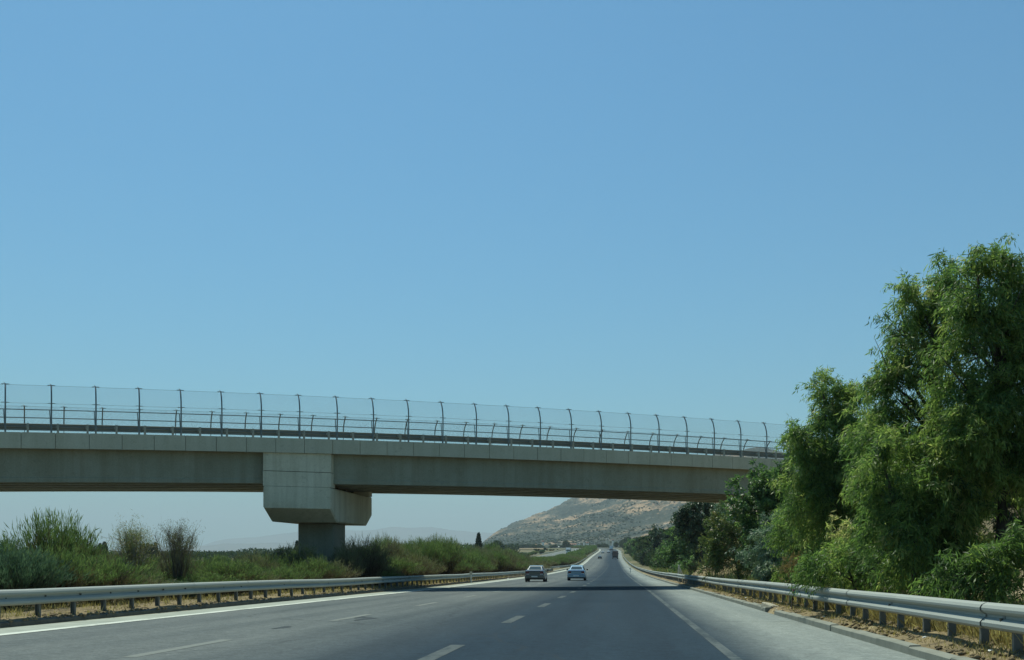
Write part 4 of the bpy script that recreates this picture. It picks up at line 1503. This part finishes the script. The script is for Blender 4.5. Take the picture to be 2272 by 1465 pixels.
ROWN = {-14.3: 'front', -16.6: 'middle', -19.6: 'back'}
for uu, rn in ROWN.items():
    rowb = sorted([p_ for p_ in pend if p_[0] == uu], key=lambda p_: proj(p_[1], p_[2])[0])
    lft = [p_ for p_ in rowb if proj(p_[1], p_[2])[0] < 711][::-1]
    rgt = [p_ for p_ in rowb if proj(p_[1], p_[2])[0] >= 711]
    for lst, sd in ((lft, 'left'), (rgt, 'right')):
        for k_, p_ in enumerate(lst):
            lb = p_[6] or '%s broom bush in the %s hedge row, %s %s of the pier' % (COLS[p_[5]], rn, ordn(k_ + 1), sd)
            put_bush(p_[1], p_[2], p_[3], p_[4], p_[5], lb, GRP)
# second stretch of the reservation, beyond the gap, running up the hill
v = 232
while v < 470:
    for uu in (-15.0, -18.0, -21.0):
        vv = v + random.uniform(-1, 1)
        if vv < 300 and uu > -15.5: uu = -17.4
        put_bush(uu + random.uniform(-.4, .4), vv, random.uniform(2.0, 3.0) * (1.25 if vv > 500 else 1), random.uniform(2.3, 3.0) * (1 + (vv - 232) / 500), random.choice([0, 1, 3, 2, 5]),
                 'broom bush in the hedge climbing towards the far crest between the carriageways', 'hedge bushes between the carriageways beyond the gap')
    v += 5.2 + (v - 232) * .02
def hedge_mass(name, label, ua, ub, va, vb, n, h, seed, mat='broom'):
    r = np.random.default_rng(seed)
    v_ = r.uniform(va, vb, n); u_ = r.uniform(ua, ub, n)
    x = u_ + axis(v_)
    top = h * (.75 + .3 * fbm(u_, v_, 4.0, 4, seed))
    zz = r.uniform(0, 1, n) ** .6 * top
    base = np.stack([x, v_, ground_z(x, v_) + zz], -1)
    d = r.normal(0, .5, (n, 3)) + np.array([0, 0, 1.0]); d /= np.linalg.norm(d, axis=1, keepdims=True)
    tt_ = np.clip(.25 + .6 * zz / h + .2 * fbm(u_, v_, 7.0, 3, seed + 1) + r.normal(0, .12, n), 0, 1)
    a, f, t2 = leaves(base, d, r.uniform(.5, 1.0, n), np.full(n, .22), tt_, r)
    o = link(name, mesh_np(name, a, f, M[mat], False, {'tint': t2}))
    tag(o, label, 'hedge', None, 'stuff')


hedge_mass('roadside_thicket', 'green thicket along the right verge beyond the overpass', 7.5, 15, 150, 900, 60000, 3.2, 83, 'far_leaf')
hedge_mass('hedge', 'far stretch of the hedge between the carriageways towards the crest', -20.5, -13.6, 470, 1150, 60000, 2.5, 81)
for q, (D_, n_, hh) in enumerate(((520, 16000, 5.0), (900, 14000, 8.0))):
    r = np.random.default_rng(300 + q)
    px_ = r.uniform(-200, 1150, n_)
    Dd = D_ + r.uniform(-25, 25, n_)
    X_ = (px_ - 1136) / F_PX * Dd
    x_, y_ = X_ * CY - Dd * SY, X_ * SY + Dd * CY
    hh_ = hh * np.clip(.62 + .33 * fbm(x_, y_ * 0, 26, 5, 17 + q), .15, 1.3)
    zz = r.uniform(0, 1, n_) ** .7 * hh_
    base = np.stack([x_, y_, ground_z(x_, y_) + zz], -1)
    d = rand_dirs(r, n_)
    a, f, t2 = leaves(base, d, r.uniform(.8, 1.7, n_) * D_ / 600, np.full(n_, .8 * D_ / 600), np.clip(.2 + .5 * zz / hh + r.normal(0, .15, n_), 0, 1), r)
    o = link('far_treeline', mesh_np('far_treeline', a, f, M['far_leaf'], False, {'tint': t2}))
    tag(o, 'dark line of trees across the plain behind the bushes, %s row' % ('nearer' if q == 0 else 'farther'), 'trees', None, 'stuff')
# bushes on the far side of the opposite carriageway
for i in range(24):
    vv = 60 + i * 26 + random.uniform(-4, 4)
    put_bush(random.uniform(-46, -41.5), vv, random.uniform(1.8, 2.8), random.uniform(2.0, 3.4), random.choice([0, 1, 4]),
             'bush on the verge beyond the opposite carriageway', 'bushes beyond the opposite carriageway')

# two bare, branching shrubs standing out of the hedge
def bare_tree(px, D, top, wpx, label, seed, leafy):
    r = np.random.default_rng(seed)
    p = at(px, 1260, D)
    z0 = gz(p.x, p.y)
    H = CAM_H + (1232 - top) / F_PX * D - z0
    R = wpx / 2 / F_PX * D
    root = empty('bare_shrub', (p.x, p.y, z0))
    tag(root, label, 'shrub')
    b = MB()
    tips = []
    for k in range(17):
        a = r.uniform(0, 6.28)
        sp = r.uniform(.15, 1)
        e = Vector((math.cos(a) * R * sp, math.sin(a) * R * sp, H * r.uniform(.72, 1.0) * (1 - .18 * sp)))
        m = Vector((e.x * .35 + r.normal(0, .05), e.y * .35, e.z * .5))
        b.tube([(0, 0, -.1), tuple(m * .5 + Vector((0, 0, .05))), m, m.lerp(e, .5) + Vector(r.normal(0, .04, 3)), e], [.035, .028, .020, .012, .004], 5)
        for q in range(22):
            s_ = r.uniform(.35, 1)
            st = m.lerp(e, s_)
            d = (e - m).normalized() * .7 + Vector(r.normal(0, .55, 3))
            en = st + d * r.uniform(.12, .38)
            b.tube([st, st.lerp(en, .5) + Vector(r.normal(0, .012, 3)), en], [.007, .005, .002], 3, cap=False)
            tips.append(en)
    b.build('branches', M['bark_pale'] if leafy else M['twig'], root, smooth=True)
    fm = link('foliage', OPEN[0 if leafy else 1], root)
    fm.scale = (R * 1.6, R * 1.6, H * .98)
    if not leafy:
        fm = link('foliage', OPEN[0], root, None, (0, 0, 1.3))
        fm.scale = (R * 1.6, R * 1.6, H * .85)
    tp = np.array([tuple(q) for q in tips])
    tp = tp[r.integers(0, len(tp), int(len(tp) * (16 if leafy else 8)))] + r.normal(0, .07, (int(len(tp) * (16 if leafy else 8)), 3))
    N = len(tp)
    d = rand_dirs(r, N) + np.array([0, 0, .7]); d /= np.linalg.norm(d, axis=1, keepdims=True)
    v_, f_, t_ = leaves(tp, d, r.uniform(.05, .16, N), np.full(N, .010), r.uniform(.3, 1, N), r)
    link('foliage', mesh_np('foliage', v_, f_, M['leaf_olive' if leafy else 'broom_brown'], False, {'tint': t_}), root)


M['twig'] = simple('grey_brown_twig', (0.09, 0.075, 0.055), (0.17, 0.14, 0.11), 6, 0.9)
bare_tree(290, 34.5, 1172, 100, 'small tree with whitish bare branches and olive-brown tufts behind the left guardrail', 31, True)
bare_tree(390, 37.5, 1156, 92, 'nearly leafless spiky shrub standing tallest left of the pier', 32, False)
bare_tree(875, 74, 1190, 50, 'sparse twiggy shrub poking out of the hedge right of the pier', 33, False)
bare_tree(800, 63, 1205, 70, 'brownish half-bare shrub right beside the pier column', 34, True)
bare_tree(1062 - 380, 55, 1214, 50, 'pale twiggy shrub in front of the left part of the pier column', 35, True)

# ------------------------------------------------------------------ cypresses and far trees
def conifer_mesh(seed, slim=.22, n=2600, mat='cypress'):
    r = np.random.default_rng(seed)
    z = r.uniform(0.02, 1, n)
    rad = slim * (1 - z) ** .62 * np.clip(z * 6, .45, 1) ** .8 * r.uniform(.6, 1.1, n) + .004
    a = r.uniform(0, 6.28, n)
    p = np.stack([np.cos(a) * rad, np.sin(a) * rad, z * .97], -1)
    d = np.stack([np.cos(a) * .35, np.sin(a) * .35, np.ones(n)], -1) + r.normal(0, .2, (n, 3))
    d /= np.linalg.norm(d, axis=1, keepdims=True)
    v, f, t_ = leaves(p, d, r.uniform(.05, .10, n), np.full(n, .035), r.uniform(0, 1, n), r)
    return mesh_np('crown', v, f, M[mat], False, {'tint': t_})


def far_tree_mesh(seed, n=2200):
    r = np.random.default_rng(seed)
    lob = [((r.uniform(-.3, .3), r.uniform(-.3, .3), r.uniform(.35, .75)), (r.uniform(.22, .36),) * 3) for _ in range(6)]
    P, T = [], []
    for c, rd in lob:
        d = rand_dirs(r, n // 6)
        P.append(np.array(c) + d * np.array(rd) * r.uniform(.7, 1.1, (len(d), 1)))
        T.append(np.clip(r.normal(.5, .12) + r.normal(0, .18, len(d)), 0, 1))
    p, t_ = np.concatenate(P), np.concatenate(T)
    p[:, 2] = np.maximum(p[:, 2], .02)
    d = rand_dirs(r, len(p))
    v, f, tt_ = leaves(p, d, r.uniform(.08, .15, len(p)), np.full(len(p), .08), t_, r)
    return mesh_np('crown', v, f, M['far_leaf'], False, {'tint': tt_})


b = MB(); b.tube([(0, 0, -.1), (0, 0, .2), (.01, 0, .6)], [.035, .028, .012], 7); FT_TRUNK = b.mesh('trunk', M['bark'], True)
CY_ME = [conifer_mesh(1, .20), conifer_mesh(2, .12)]
FAR_ME = [far_tree_mesh(i) for i in range(5)]


def far_plant(name, me, px, D, base_y, top_y, wscale, label, cat='tree', group=None):
    p = at(px, base_y, D)
    z0 = gz(p.x, p.y)
    H = CAM_H + (1232 - top_y) / F_PX * D - z0
    o = empty(name, (p.x, p.y, z0), random.uniform(0, 6.28))
    o.scale = (H * wscale, H * wscale, H)
    tag(o, label, cat, group)
    link('crown', me, o)
    link('trunk', FT_TRUNK, o)
    return o


far_plant('cypress_tree', CY_ME[0], 1062, 330, 1236, 1184, .75, 'single dark pointed cypress above the hedge, at the left foot of the hill')
far_plant('cypress_tree', CY_ME[0], 659, 420, 1236, 1201, 1.0, 'dark cypress peeking out at the left side of the pier column')
far_plant('cypress_tree', CY_ME[1], 222, 420, 1236, 1207, 1.3, 'left one of two slim cypresses above the light green bush')
far_plant('cypress_tree', CY_ME[1], 232, 420, 1236, 1204, 1.6, 'right one of two slim cypresses above the light green bush')
for px in (318, 328, 337, 345):
    far_plant('cypress_tree', CY_ME[1], px, 380, 1236, 1206 + random.uniform(-2, 3), 1.4, 'slim cypress between the two bare branching shrubs', group='cypresses between the bare shrubs')
far_plant('far_tree', FAR_ME[0], 625, 520, 1236, 1217, 1.2, 'rounded dark tree left of the cypress by the pier column')
far_plant('far_tree', FAR_ME[1], 595, 540, 1236, 1222, 1.6, 'low dark tree left of the rounded dark tree by the pier')
far_plant('far_tree', FAR_ME[2], 1020, 480, 1236, 1215, .7, 'small dark tree in the dip between the two domed broom bushes')
far_plant('far_tree', FAR_ME[3], 1100, 700, 1236, 1200, 1.1, 'dark spiky tree right of the single cypress against the hill')
far_plant('far_tree', FAR_ME[3], 1258, 1150, 1222, 1200, 1.0, 'dark tree standing left of the red-roofed building')
far_plant('far_tree', FAR_ME[2], 1366, 1180, 1218, 1203, 1.1, 'dark tree against the sky line of the road crest, above the lorries')
G2 = 'trees along the edge of the plain'
r_ = np.random.default_rng(77)
for i in range(40):
    px = r_.uniform(-60, 1010)
    D = r_.uniform(560, 1500)
    far_plant('far_tree', FAR_ME[i % 5], px, D, 1236, 1232.5 - r_.uniform(.5, 4.5), r_.uniform(1.5, 3.2), 'dark tree in the line of trees at the edge of the plain behind the bushes', group=G2)
for i in range(70):
    px = r_.uniform(1120, 1450)
    D = r_.uniform(1150, 1700)
    p = at(px, 1225, D)
    z0 = gz(p.x, p.y)
    yb = 1232 - (z0 - CAM_H) / D * F_PX
    far_plant('far_tree', FAR_ME[i % 5], px, D, 1225, yb - r_.uniform(5, 11), r_.uniform(1.3, 2.6), 'hazy dark green tree among the trees at the foot of the hill', group='trees at the foot of the hill')
for i in range(14):
    px = 1208 + i * 3.6 + r_.uniform(-4, 4)
    far_plant('far_tree', FAR_ME[i % 5], px - 20, r_.uniform(760, 860), 1225, 1217 + r_.uniform(-1, 4), 1.8, 'tree in the clump left of the opposite carriageway', group='clump left of the opposite carriageway')
for i in range(60):
    vv = r_.uniform(160, 1100)
    px, D = proj(r_.uniform(12, 28) if vv < 500 else r_.uniform(16, 30), vv)
    far_plant('far_tree', FAR_ME[i % 5], px, D, 1230, 1232 - (float(prof(vv)) - CAM_H + r_.uniform(5.5, 11)) / D * F_PX, r_.uniform(.8, 1.3), 'green tree in the belt along the right of the road beyond the overpass', group='tree belt beyond the overpass on the right')

# ------------------------------------------------------------------ hill and mountains
def hill():
    RPX = [700, 1000, 1062, 1085, 1110, 1170, 1230, 1270, 1350, 1450, 1550, 1620, 1700, 1850, 2050, 2300, 2700, 3100, 3600]
    RPY = [1233, 1229, 1213, 1196, 1182, 1152, 1123, 1107, 1078, 1045, 1020, 1006, 1003, 1010, 1040, 1090, 1160, 1215, 1232]
    pxs = np.concatenate([np.arange(900, 1640, 3.0), np.arange(1640, 3600, 20)])
    s = np.linspace(0, 1.9, 130)
    P_, S_ = np.meshgrid(pxs, s)
    D = 1750 + 1950 * S_ + 90 * np.sin(P_ / 90)
    ridge = np.interp(P_, RPX, RPY)
    Hh = (1232 - ridge) / F_PX * 3700
    sh = np.where(S_ <= 1, np.clip(S_, 0, 1) ** 1.15, 1 - .75 * (S_ - 1))
    X = (P_ - 1136) / F_PX * D
    wx, wy = X * CY - D * SY, X * SY + D * CY
    rough = fbm(wx, wy, 170, 5, 41) * 16 + fbm(wx, wy, 60, 4, 42) * 5 + np.random.default_rng(3).normal(0, 1.3, wx.shape)
    gul = np.abs(np.sin(P_ / 34 + 1.2 * np.sin(S_ * 4) + .6 * np.sin(P_ / 13))) ** .7
    Z = 2 + Hh * sh * (1 - .10 * (1 - gul) * np.sin(np.clip(S_, 0, 1) * math.pi)) + rough * np.clip(Hh * sh / 90, 0, 1) * np.clip(1.15 - S_ * .25, .3, 1)
    Z = np.where(S_ > 1.85, -20, Z)
    Z[0] -= 10
    o = link('hill', grid_mesh('hill', wx, wy, Z, M['hill']))
    o['kind'] = 'structure'
    # scrub dots over the slope
    N = 9000
    r = np.random.default_rng(5)
    ip, is_ = r.uniform(0, 230, N), r.beta(1.0, 1.3, N) * 66
    i0, j0 = ip.astype(int), is_.astype(int)
    base = np.stack([wx[j0, i0], wy[j0, i0], Z[j0, i0]], -1)
    na = np.stack([wx[j0, i0 + 1], wy[j0, i0 + 1], Z[j0, i0 + 1]], -1)
    nb = np.stack([wx[j0 + 1, i0], wy[j0 + 1, i0], Z[j0 + 1, i0]], -1)
    p = base + (na - base) * r.uniform(0, 1, (N, 1)) + (nb - base) * r.uniform(0, 1, (N, 1))
    nz = fbm(p[:, 0] * 1.0 + p[:, 2] * 2, p[:, 1], 120, 4, 8)
    keep = (nz + r.normal(0, .35, N) > .0) | ((p[:, 2] < 60) & (r.uniform(0, 1, N) < .6))
    p = p[keep]
    N = len(p)
    oc = np.array([[1, 0, .4], [.3, .95, .4], [-.8, .6, .35], [-.8, -.6, .45], [.3, -.95, .35], [0, 0, 1.0], [0, 0, -.4]])
    sz = r.uniform(1.2, 3.8, (N, 1, 1))  * r.uniform(.8, 1.2, (N, 7, 3)) * np.array([1, 1, .75])
    v = p[:, None, :] + oc[None] * sz
    ft = np.array([[0, 1, 5], [1, 2, 5], [2, 3, 5], [3, 4, 5], [4, 0, 5], [1, 0, 6], [2, 1, 6], [3, 2, 6], [4, 3, 6], [0, 4, 6]])
    f = (ft[None] + (np.arange(N) * 7)[:, None, None]).reshape(-1, 3)
    me = mesh_np('hillside_scrub', v.reshape(-1, 3), f, M['far_leaf'], False, {'tint': np.repeat(r.uniform(0, 1, N), 7)})
    o = link('hillside_scrub', me)
    tag(o, 'dark green scrub dotted over the tan hillside', 'scrub', None, 'stuff')


hill()


def mountain(RPX, RPY, D0, seed):
    pxs = np.arange(min(RPX), max(RPX), 6.0)
    s = np.linspace(0, 1, 10)
    P_, S_ = np.meshgrid(pxs, s)
    D = D0 * (1 - .12 * (1 - S_))
    Hh = (1232 - np.interp(P_, RPX, RPY)) / F_PX * D0
    X = (P_ - 1136) / F_PX * D
    wx, wy = X * CY - D * SY, X * SY + D * CY
    Z = -20 + (Hh + 20 + fbm(P_, S_ * 0, 30, 4, seed) * 10) * S_ ** .9
    o = link('mountains', grid_mesh('mountains', wx, wy, Z, M['mountain']))
    o['kind'] = 'structure'


mountain([-900, -300, 100, 300, 430, 480, 530, 590, 663, 760, 800, 870, 920, 960, 1000, 1050, 1100, 1200, 1400, 1800],
         [1222, 1215, 1222, 1222, 1214, 1200, 1193, 1190, 1181, 1174, 1178, 1169, 1171, 1169, 1176, 1182, 1184, 1190, 1200, 1220], 17000, 3)
mountain([-700, 0, 200, 420, 560, 660, 800, 930, 1100, 1300], [1228, 1224, 1222, 1213, 1205, 1204, 1202, 1206, 1203, 1222], 11500, 4)

# field and little houses at the foot of the hill
HOUSES = [(1148, 1219, 3.5, 2.2), (1171, 1216.5, 3, 3), (1154, 1221, 5, 2.6), (1189, 1213, 3, 3.6), (1228, 1214, 4, 3), (1240.5, 1217, 4.5, 3.6), (1303, 1207, 5, 3), (1262, 1206, 3, 3), (1284, 1208, 4, 2.6),
          (1360, 1201, 3, 3), (1390, 1204, 3, 3), (1348, 1199, 5, 2.4), (1205, 1204, 4, 3), (1296, 1204, 3, 2.4), (1322, 1210, 3, 2), (1412, 1196, 4, 3)]


def hill_z(px, py_guess, D):
    return CAM_H + (1232 - py_guess) / F_PX * D


def house(px, py, wpx, hpx, D, label, roof_m=None, wall_m=None, flat=True):
    sc = D / F_PX
    W_, H_ = wpx * sc, hpx * sc
    p = at(px, py, D)
    rt = empty('house', (p.x, p.y, p.z), YAW + random.uniform(-.3, .3))
    tag(rt, label, 'house')
    Dp = W_ * .8
    b = MB(); b.box(-W_ / 2, W_ / 2, 0, Dp, -8, H_ * .8); w_ = b.build('wall', wall_m or M['wall_white'], rt)
    b = MB()
    e = .3
    b.add([(-W_ / 2 - e, -e, H_ * .8), (W_ / 2 + e, -e, H_ * .8), (W_ / 2 + e, Dp + e, H_ * .8), (-W_ / 2 - e, Dp + e, H_ * .8), (-W_ / 2, Dp / 2, H_ * 1.15), (W_ / 2, Dp / 2, H_ * 1.15)],
          [(0, 1, 5, 4), (2, 3, 4, 5), (0, 4, 3), (1, 2, 5), (3, 2, 1, 0)])
    b.build('roof', roof_m or M['tiles'], rt)
    for q in (-.28, .0, .28):
        b = MB(); b.box(q * W_ - .5, q * W_ + .5, -.03, .0, H_ * .3, H_ * .3 + 1.4); b.build('window', M['trim'], w_)
    return rt


descr = ['tiny white house at the left end of the tan field', 'small white house standing above the tan field', 'white low house beside the tan field', 'narrow white house right of the tan field', 'white house left of the pale roadside building',
         'white building beside the opposite carriageway', 'white house right of the red-roofed building', 'white house just left of the red-roofed building', 'small cream house behind the red-roofed building', 'white house on the slope above the dark lorry',
         'white house among the trees right of the lorries', 'long pale house on the slope left of the white house above the lorry', 'cream house on the slope above the tree clump', 'tiny pale house just up the slope from the red roof', 'tiny pale house above the road crest',
         'pale house half hidden behind the right tree belt']
for i, (px, py, wp, hp) in enumerate(HOUSES):
    house(px, py, wp * 1.15, hp * 1.1, 1500 + (i * 37) % 150, descr[i], M['wall_white'] if i % 3 else M['tiles'], M['wall_cream'] if i % 4 == 3 else M['wall_white'])
house(1271, 1211, 17, 4, 1380, 'long low house with a red tiled roof behind the white truck', M['tiles'], M['wall_cream'])

# tan field on the rising ground left of the opposite carriageway
p0, p1, p2, p3 = at(1120, 1223, 900), at(1212, 1222, 900), at(1216, 1217.5, 1080), at(1130, 1217.5, 1080)
X, Y = np.meshgrid(np.linspace(0, 1, 12), np.linspace(0, 1, 12))
Pq = (1 - Y)[..., None] * ((1 - X)[..., None] * np.array(p0) + X[..., None] * np.array(p1)) + Y[..., None] * ((1 - X)[..., None] * np.array(p3) + X[..., None] * np.array(p2))
zz = np.maximum(ground_z(Pq[..., 0], Pq[..., 1]) + .4, Pq[..., 2])
link('field', grid_mesh('field', Pq[..., 0], Pq[..., 1], zz, M['dirt']))['kind'] = 'structure'

# ------------------------------------------------------------------ verge grass, litter, posts
def grass(name, n, ufun, vfun, hmin, hmax, label, seed, width=.012, mat='straw'):
    r = np.random.default_rng(seed)
    v_ = vfun(r, n)
    u_ = ufun(r, n)
    x = u_ + axis(v_)
    z = ground_z(x, v_)
    z = np.where((u_ > 3.98) & (u_ < 6.0), np.maximum(z, prof(v_) + np.interp(u_, [3.98, 4.2, 4.6, 5.3, 6], [.03, .13, .22, .27, .24])), z)
    z = np.where((u_ < -11.9) & (u_ > -13.4), prof(v_) + .13, z)
    base = np.stack([x, v_, z - .02], -1)
    d = r.normal(0, .35, (n, 3)) + np.array([0, 0, 1.0])
    d /= np.linalg.norm(d, axis=1, keepdims=True)
    vv, ff, tt_ = leaves(base, d, r.uniform(hmin, hmax, n) * (.5 + .5 * (fbm(x, v_, .9, 3, seed) > -.3)), width * (1 + v_ / 30), r.uniform(0, 1, n), r, .3)
    o = link(name, mesh_np(name, vv, ff, M[mat], False, {'tint': tt_}))
    tag(o, label, 'grass', None, 'stuff')


pw = lambda a, b_, e: (lambda r, n: a + (b_ - a) * r.uniform(0, 1, n) ** e)
grass('dry_grass', 60000, pw(4.62, 8.0, 1.3), pw(7, 75, 1.7), .12, .42, 'straw-coloured dry grass behind the right guardrail', 61)
grass('dry_grass', 16000, lambda r, n: -12.0 - 2.6 * r.uniform(0, 1, n) ** .8, pw(18, 120, 1.6), .05, .26, 'dry grass under the left guardrail', 62)
grass('dry_grass', 16000, pw(4.05, 4.9, .6), pw(7, 60, 1.7), .03, .13, 'thin dry grass between the right kerb and guardrail posts', 63, .008)
grass('weeds', 14000, pw(6.0, 12, 1.0), pw(60, 190, 1.3), .3, .9, 'rough dry and green weeds on the right verge beyond the overpass', 64, .012, 'leaf_olive')
# fallen soil clods along the left kerb and right verge
def clods(name, n, ua, ub, va, vb, label, seed, smin=.015, smax=.06):
    r = np.random.default_rng(seed)
    v_ = va + (vb - va) * r.uniform(0, 1, n) ** 1.5
    u_ = r.uniform(ua, ub, n)
    z = prof(v_) + (np.interp(u_, [3.98, 4.06, 4.2, 4.6, 5.3], [.03, .115, .13, .22, .27]) if ua > 0 else np.interp(u_, [-13.4, -12.1, -11.95, -11.8], [.15, .14, .12, .11]))
    p = np.stack([u_ + axis(v_), v_, z], -1)
    oc = np.array([[1, 0, .1], [.3, .95, 0], [-.8, .6, .1], [-.8, -.6, 0], [.3, -.95, .1], [0, 0, .8], [0, 0, -.6]])
    sz = r.uniform(smin, smax, (n, 1, 1)) * r.uniform(.7, 1.3, (n, 7, 3))
    v = p[:, None, :] + oc[None] * sz
    ft = np.array([[0, 1, 5], [1, 2, 5], [2, 3, 5], [3, 4, 5], [4, 0, 5], [1, 0, 6], [2, 1, 6], [3, 2, 6], [4, 3, 6], [0, 4, 6]])
    f = (ft[None] + (np.arange(n) * 7)[:, None, None]).reshape(-1, 3)
    o = link(name, mesh_np(name, v.reshape(-1, 3), f, M['dirt']))
    tag(o, label, 'soil', None, 'stuff')


clods('soil_clods', 1500, -12.5, -11.82, 16, 110, 'crumbled soil along the left kerb', 71, .02, .07)
clods('soil_clods', 1500, 3.95, 4.9, 8, 80, 'crumbled soil between the right kerb and the guardrail', 72)


def scrap(px, py, D, size, mat, label, seed):
    r = np.random.default_rng(seed)
    x = at(px, py, D)
    b = MB()
    n = 9
    ring = [(math.cos(a) * size * r.uniform(.6, 1.1), math.sin(a) * size * .7 * r.uniform(.6, 1.1), r.uniform(.0, size * .5)) for a in np.linspace(0, 6.28, n, endpoint=False)]
    top = (r.uniform(-.3, .3) * size, 0, size * r.uniform(.5, .8))
    bot = (0, 0, -size * .1)
    b.add(ring + [top, bot], [(i, (i + 1) % n, n) for i in range(n)] + [((i + 1) % n, i, n + 1) for i in range(n)])
    z = float(prof(x.y)) + float(np.interp(x.x - float(axis(x.y)), [-12.5, -11.9, -11.7, 3.8, 3.98, 4.2, 4.6, 5.3, 7], [.15, .12, .01, .01, .03, .13, .22, .27, .3]))
    o = b.build('paper_scrap', M[mat], None, (x.x, x.y, z + .005), (0, 0, r.uniform(0, 6)))
    tag(o, label, 'litter')


def u_to(px, u, dz=.2):
    return None


for i, (px, u, mat, size, lab) in enumerate([
    (1827, 4.25, 'litter', .045, 'white paper scrap on the verge nearest the gap between guardrail posts'), (2052, 4.35, 'litter', .05, 'white crumpled cup on the verge right of the second kerb joint'),
    (2199, 4.40, 'litter', .045, 'white scrap at the verge edge close to the camera'), (2240, 4.95, 'litter', .07, 'crumpled white bag behind the nearest guardrail posts'),
    (2178, 5.05, 'litter_green', .06, 'pale green plastic scrap in the dry grass'), (2135, 5.1, 'litter', .045, 'white scrap beside the pale green plastic in the dry grass'),
    (1655, 4.3, 'litter', .05, 'small white litter below the guardrail beyond the broken kerb'), (1715, 4.35, 'litter', .04, 'tiny pale scrap just right of the broken kerb stone'),
    (1128, -11.95, 'litter', .12, 'white litter lump on the left kerb near the dark sedan')]):
    D = abs(u) * F_PX / abs(px - 1380)
    scrap(px, 1300, D, size, mat, lab, 200 + i)
# the kerb block that has tipped out of line
b = MB()
b.bbox(-.14, .14, -.32, .32, -.02, .17, .03)
o = b.build('broken_kerb_block', M['block'], None, (4.05, 30.3, float(prof(30.3)) + .03), (.12, .16, .35))
tag(o, 'broken pale kerb block tipped up at the gap in the right kerb', 'stone')
for i, (dx, dy, s_) in enumerate(((4.1, 29.0, .09), (4.0, 28.6, .06), (4.22, 28.7, .07))):
    b = MB(); b.bbox(-s_, s_, -s_ * 1.2, s_, -.02, s_, .02)
    o = b.build('kerb_rubble', M['block'], None, (dx, dy, float(prof(dy)) + .02), (.3 * i, .2, i * 1.1))
    tag(o, 'small chunk of broken concrete in the gap of the right kerb', 'stone', 'rubble in the kerb gap')


def marker(px, D, label, lean=0.0, h=1.0, brace=False):
    p = at(px, 1260, D)
    z = gz(p.x, p.y)
    rt = empty('marker_post', (p.x, p.y, z))
    tag(rt, label, 'post')
    b = MB(); b.bbox(-.06, .06, -.04, .04, -.2, h, .012); b.build('post', M['post_white'], rt, None, (0, lean, 0))
    if brace:
        b = MB(); b.bbox(-.04, .04, -.03, .03, 0, h * 1.05, .01); b.build('brace', M['post_white'], rt, (.55, 0, -.05), (0, -.42, 0))
        b = MB(); b.bbox(-.045, .045, -.03, .03, 0, h * .7, .01); b.build('post', M['post_white'], rt, (.12, .05, 0), (0, .02, 0))
    else:
        b = MB(); b.box(-.11, .11, -.045, -.02, h - .02, h + .20); b.build('plate', M['wall_cream'], rt)


marker(1506, 84, 'broken white posts with a slanting brace behind the right guardrail', 0, 1.25, True)
marker(1045, 86, 'small post with a yellowish plate in front of the hedge behind the left guardrail', 0, .70)
marker(1398, 190, 'short white marker post beside the right guardrail where the road climbs', .15, .8)

# ------------------------------------------------------------------ air
b = MB()
b.box(-26000, 26000, -300, 24000, -60, 900)
t = NT('haze_air')
vol = t.n('VolumePrincipled')
vol.inputs['Color'].default_value = (0.80, 0.94, 1.0, 1)
vol.inputs['Density'].default_value = 0.00010
vol.inputs['Anisotropy'].default_value = 0.0
t.l(vol.outputs[0], t.out.inputs['Volume'])
hz = b.build('haze', t.m)
hz['kind'] = 'stuff'
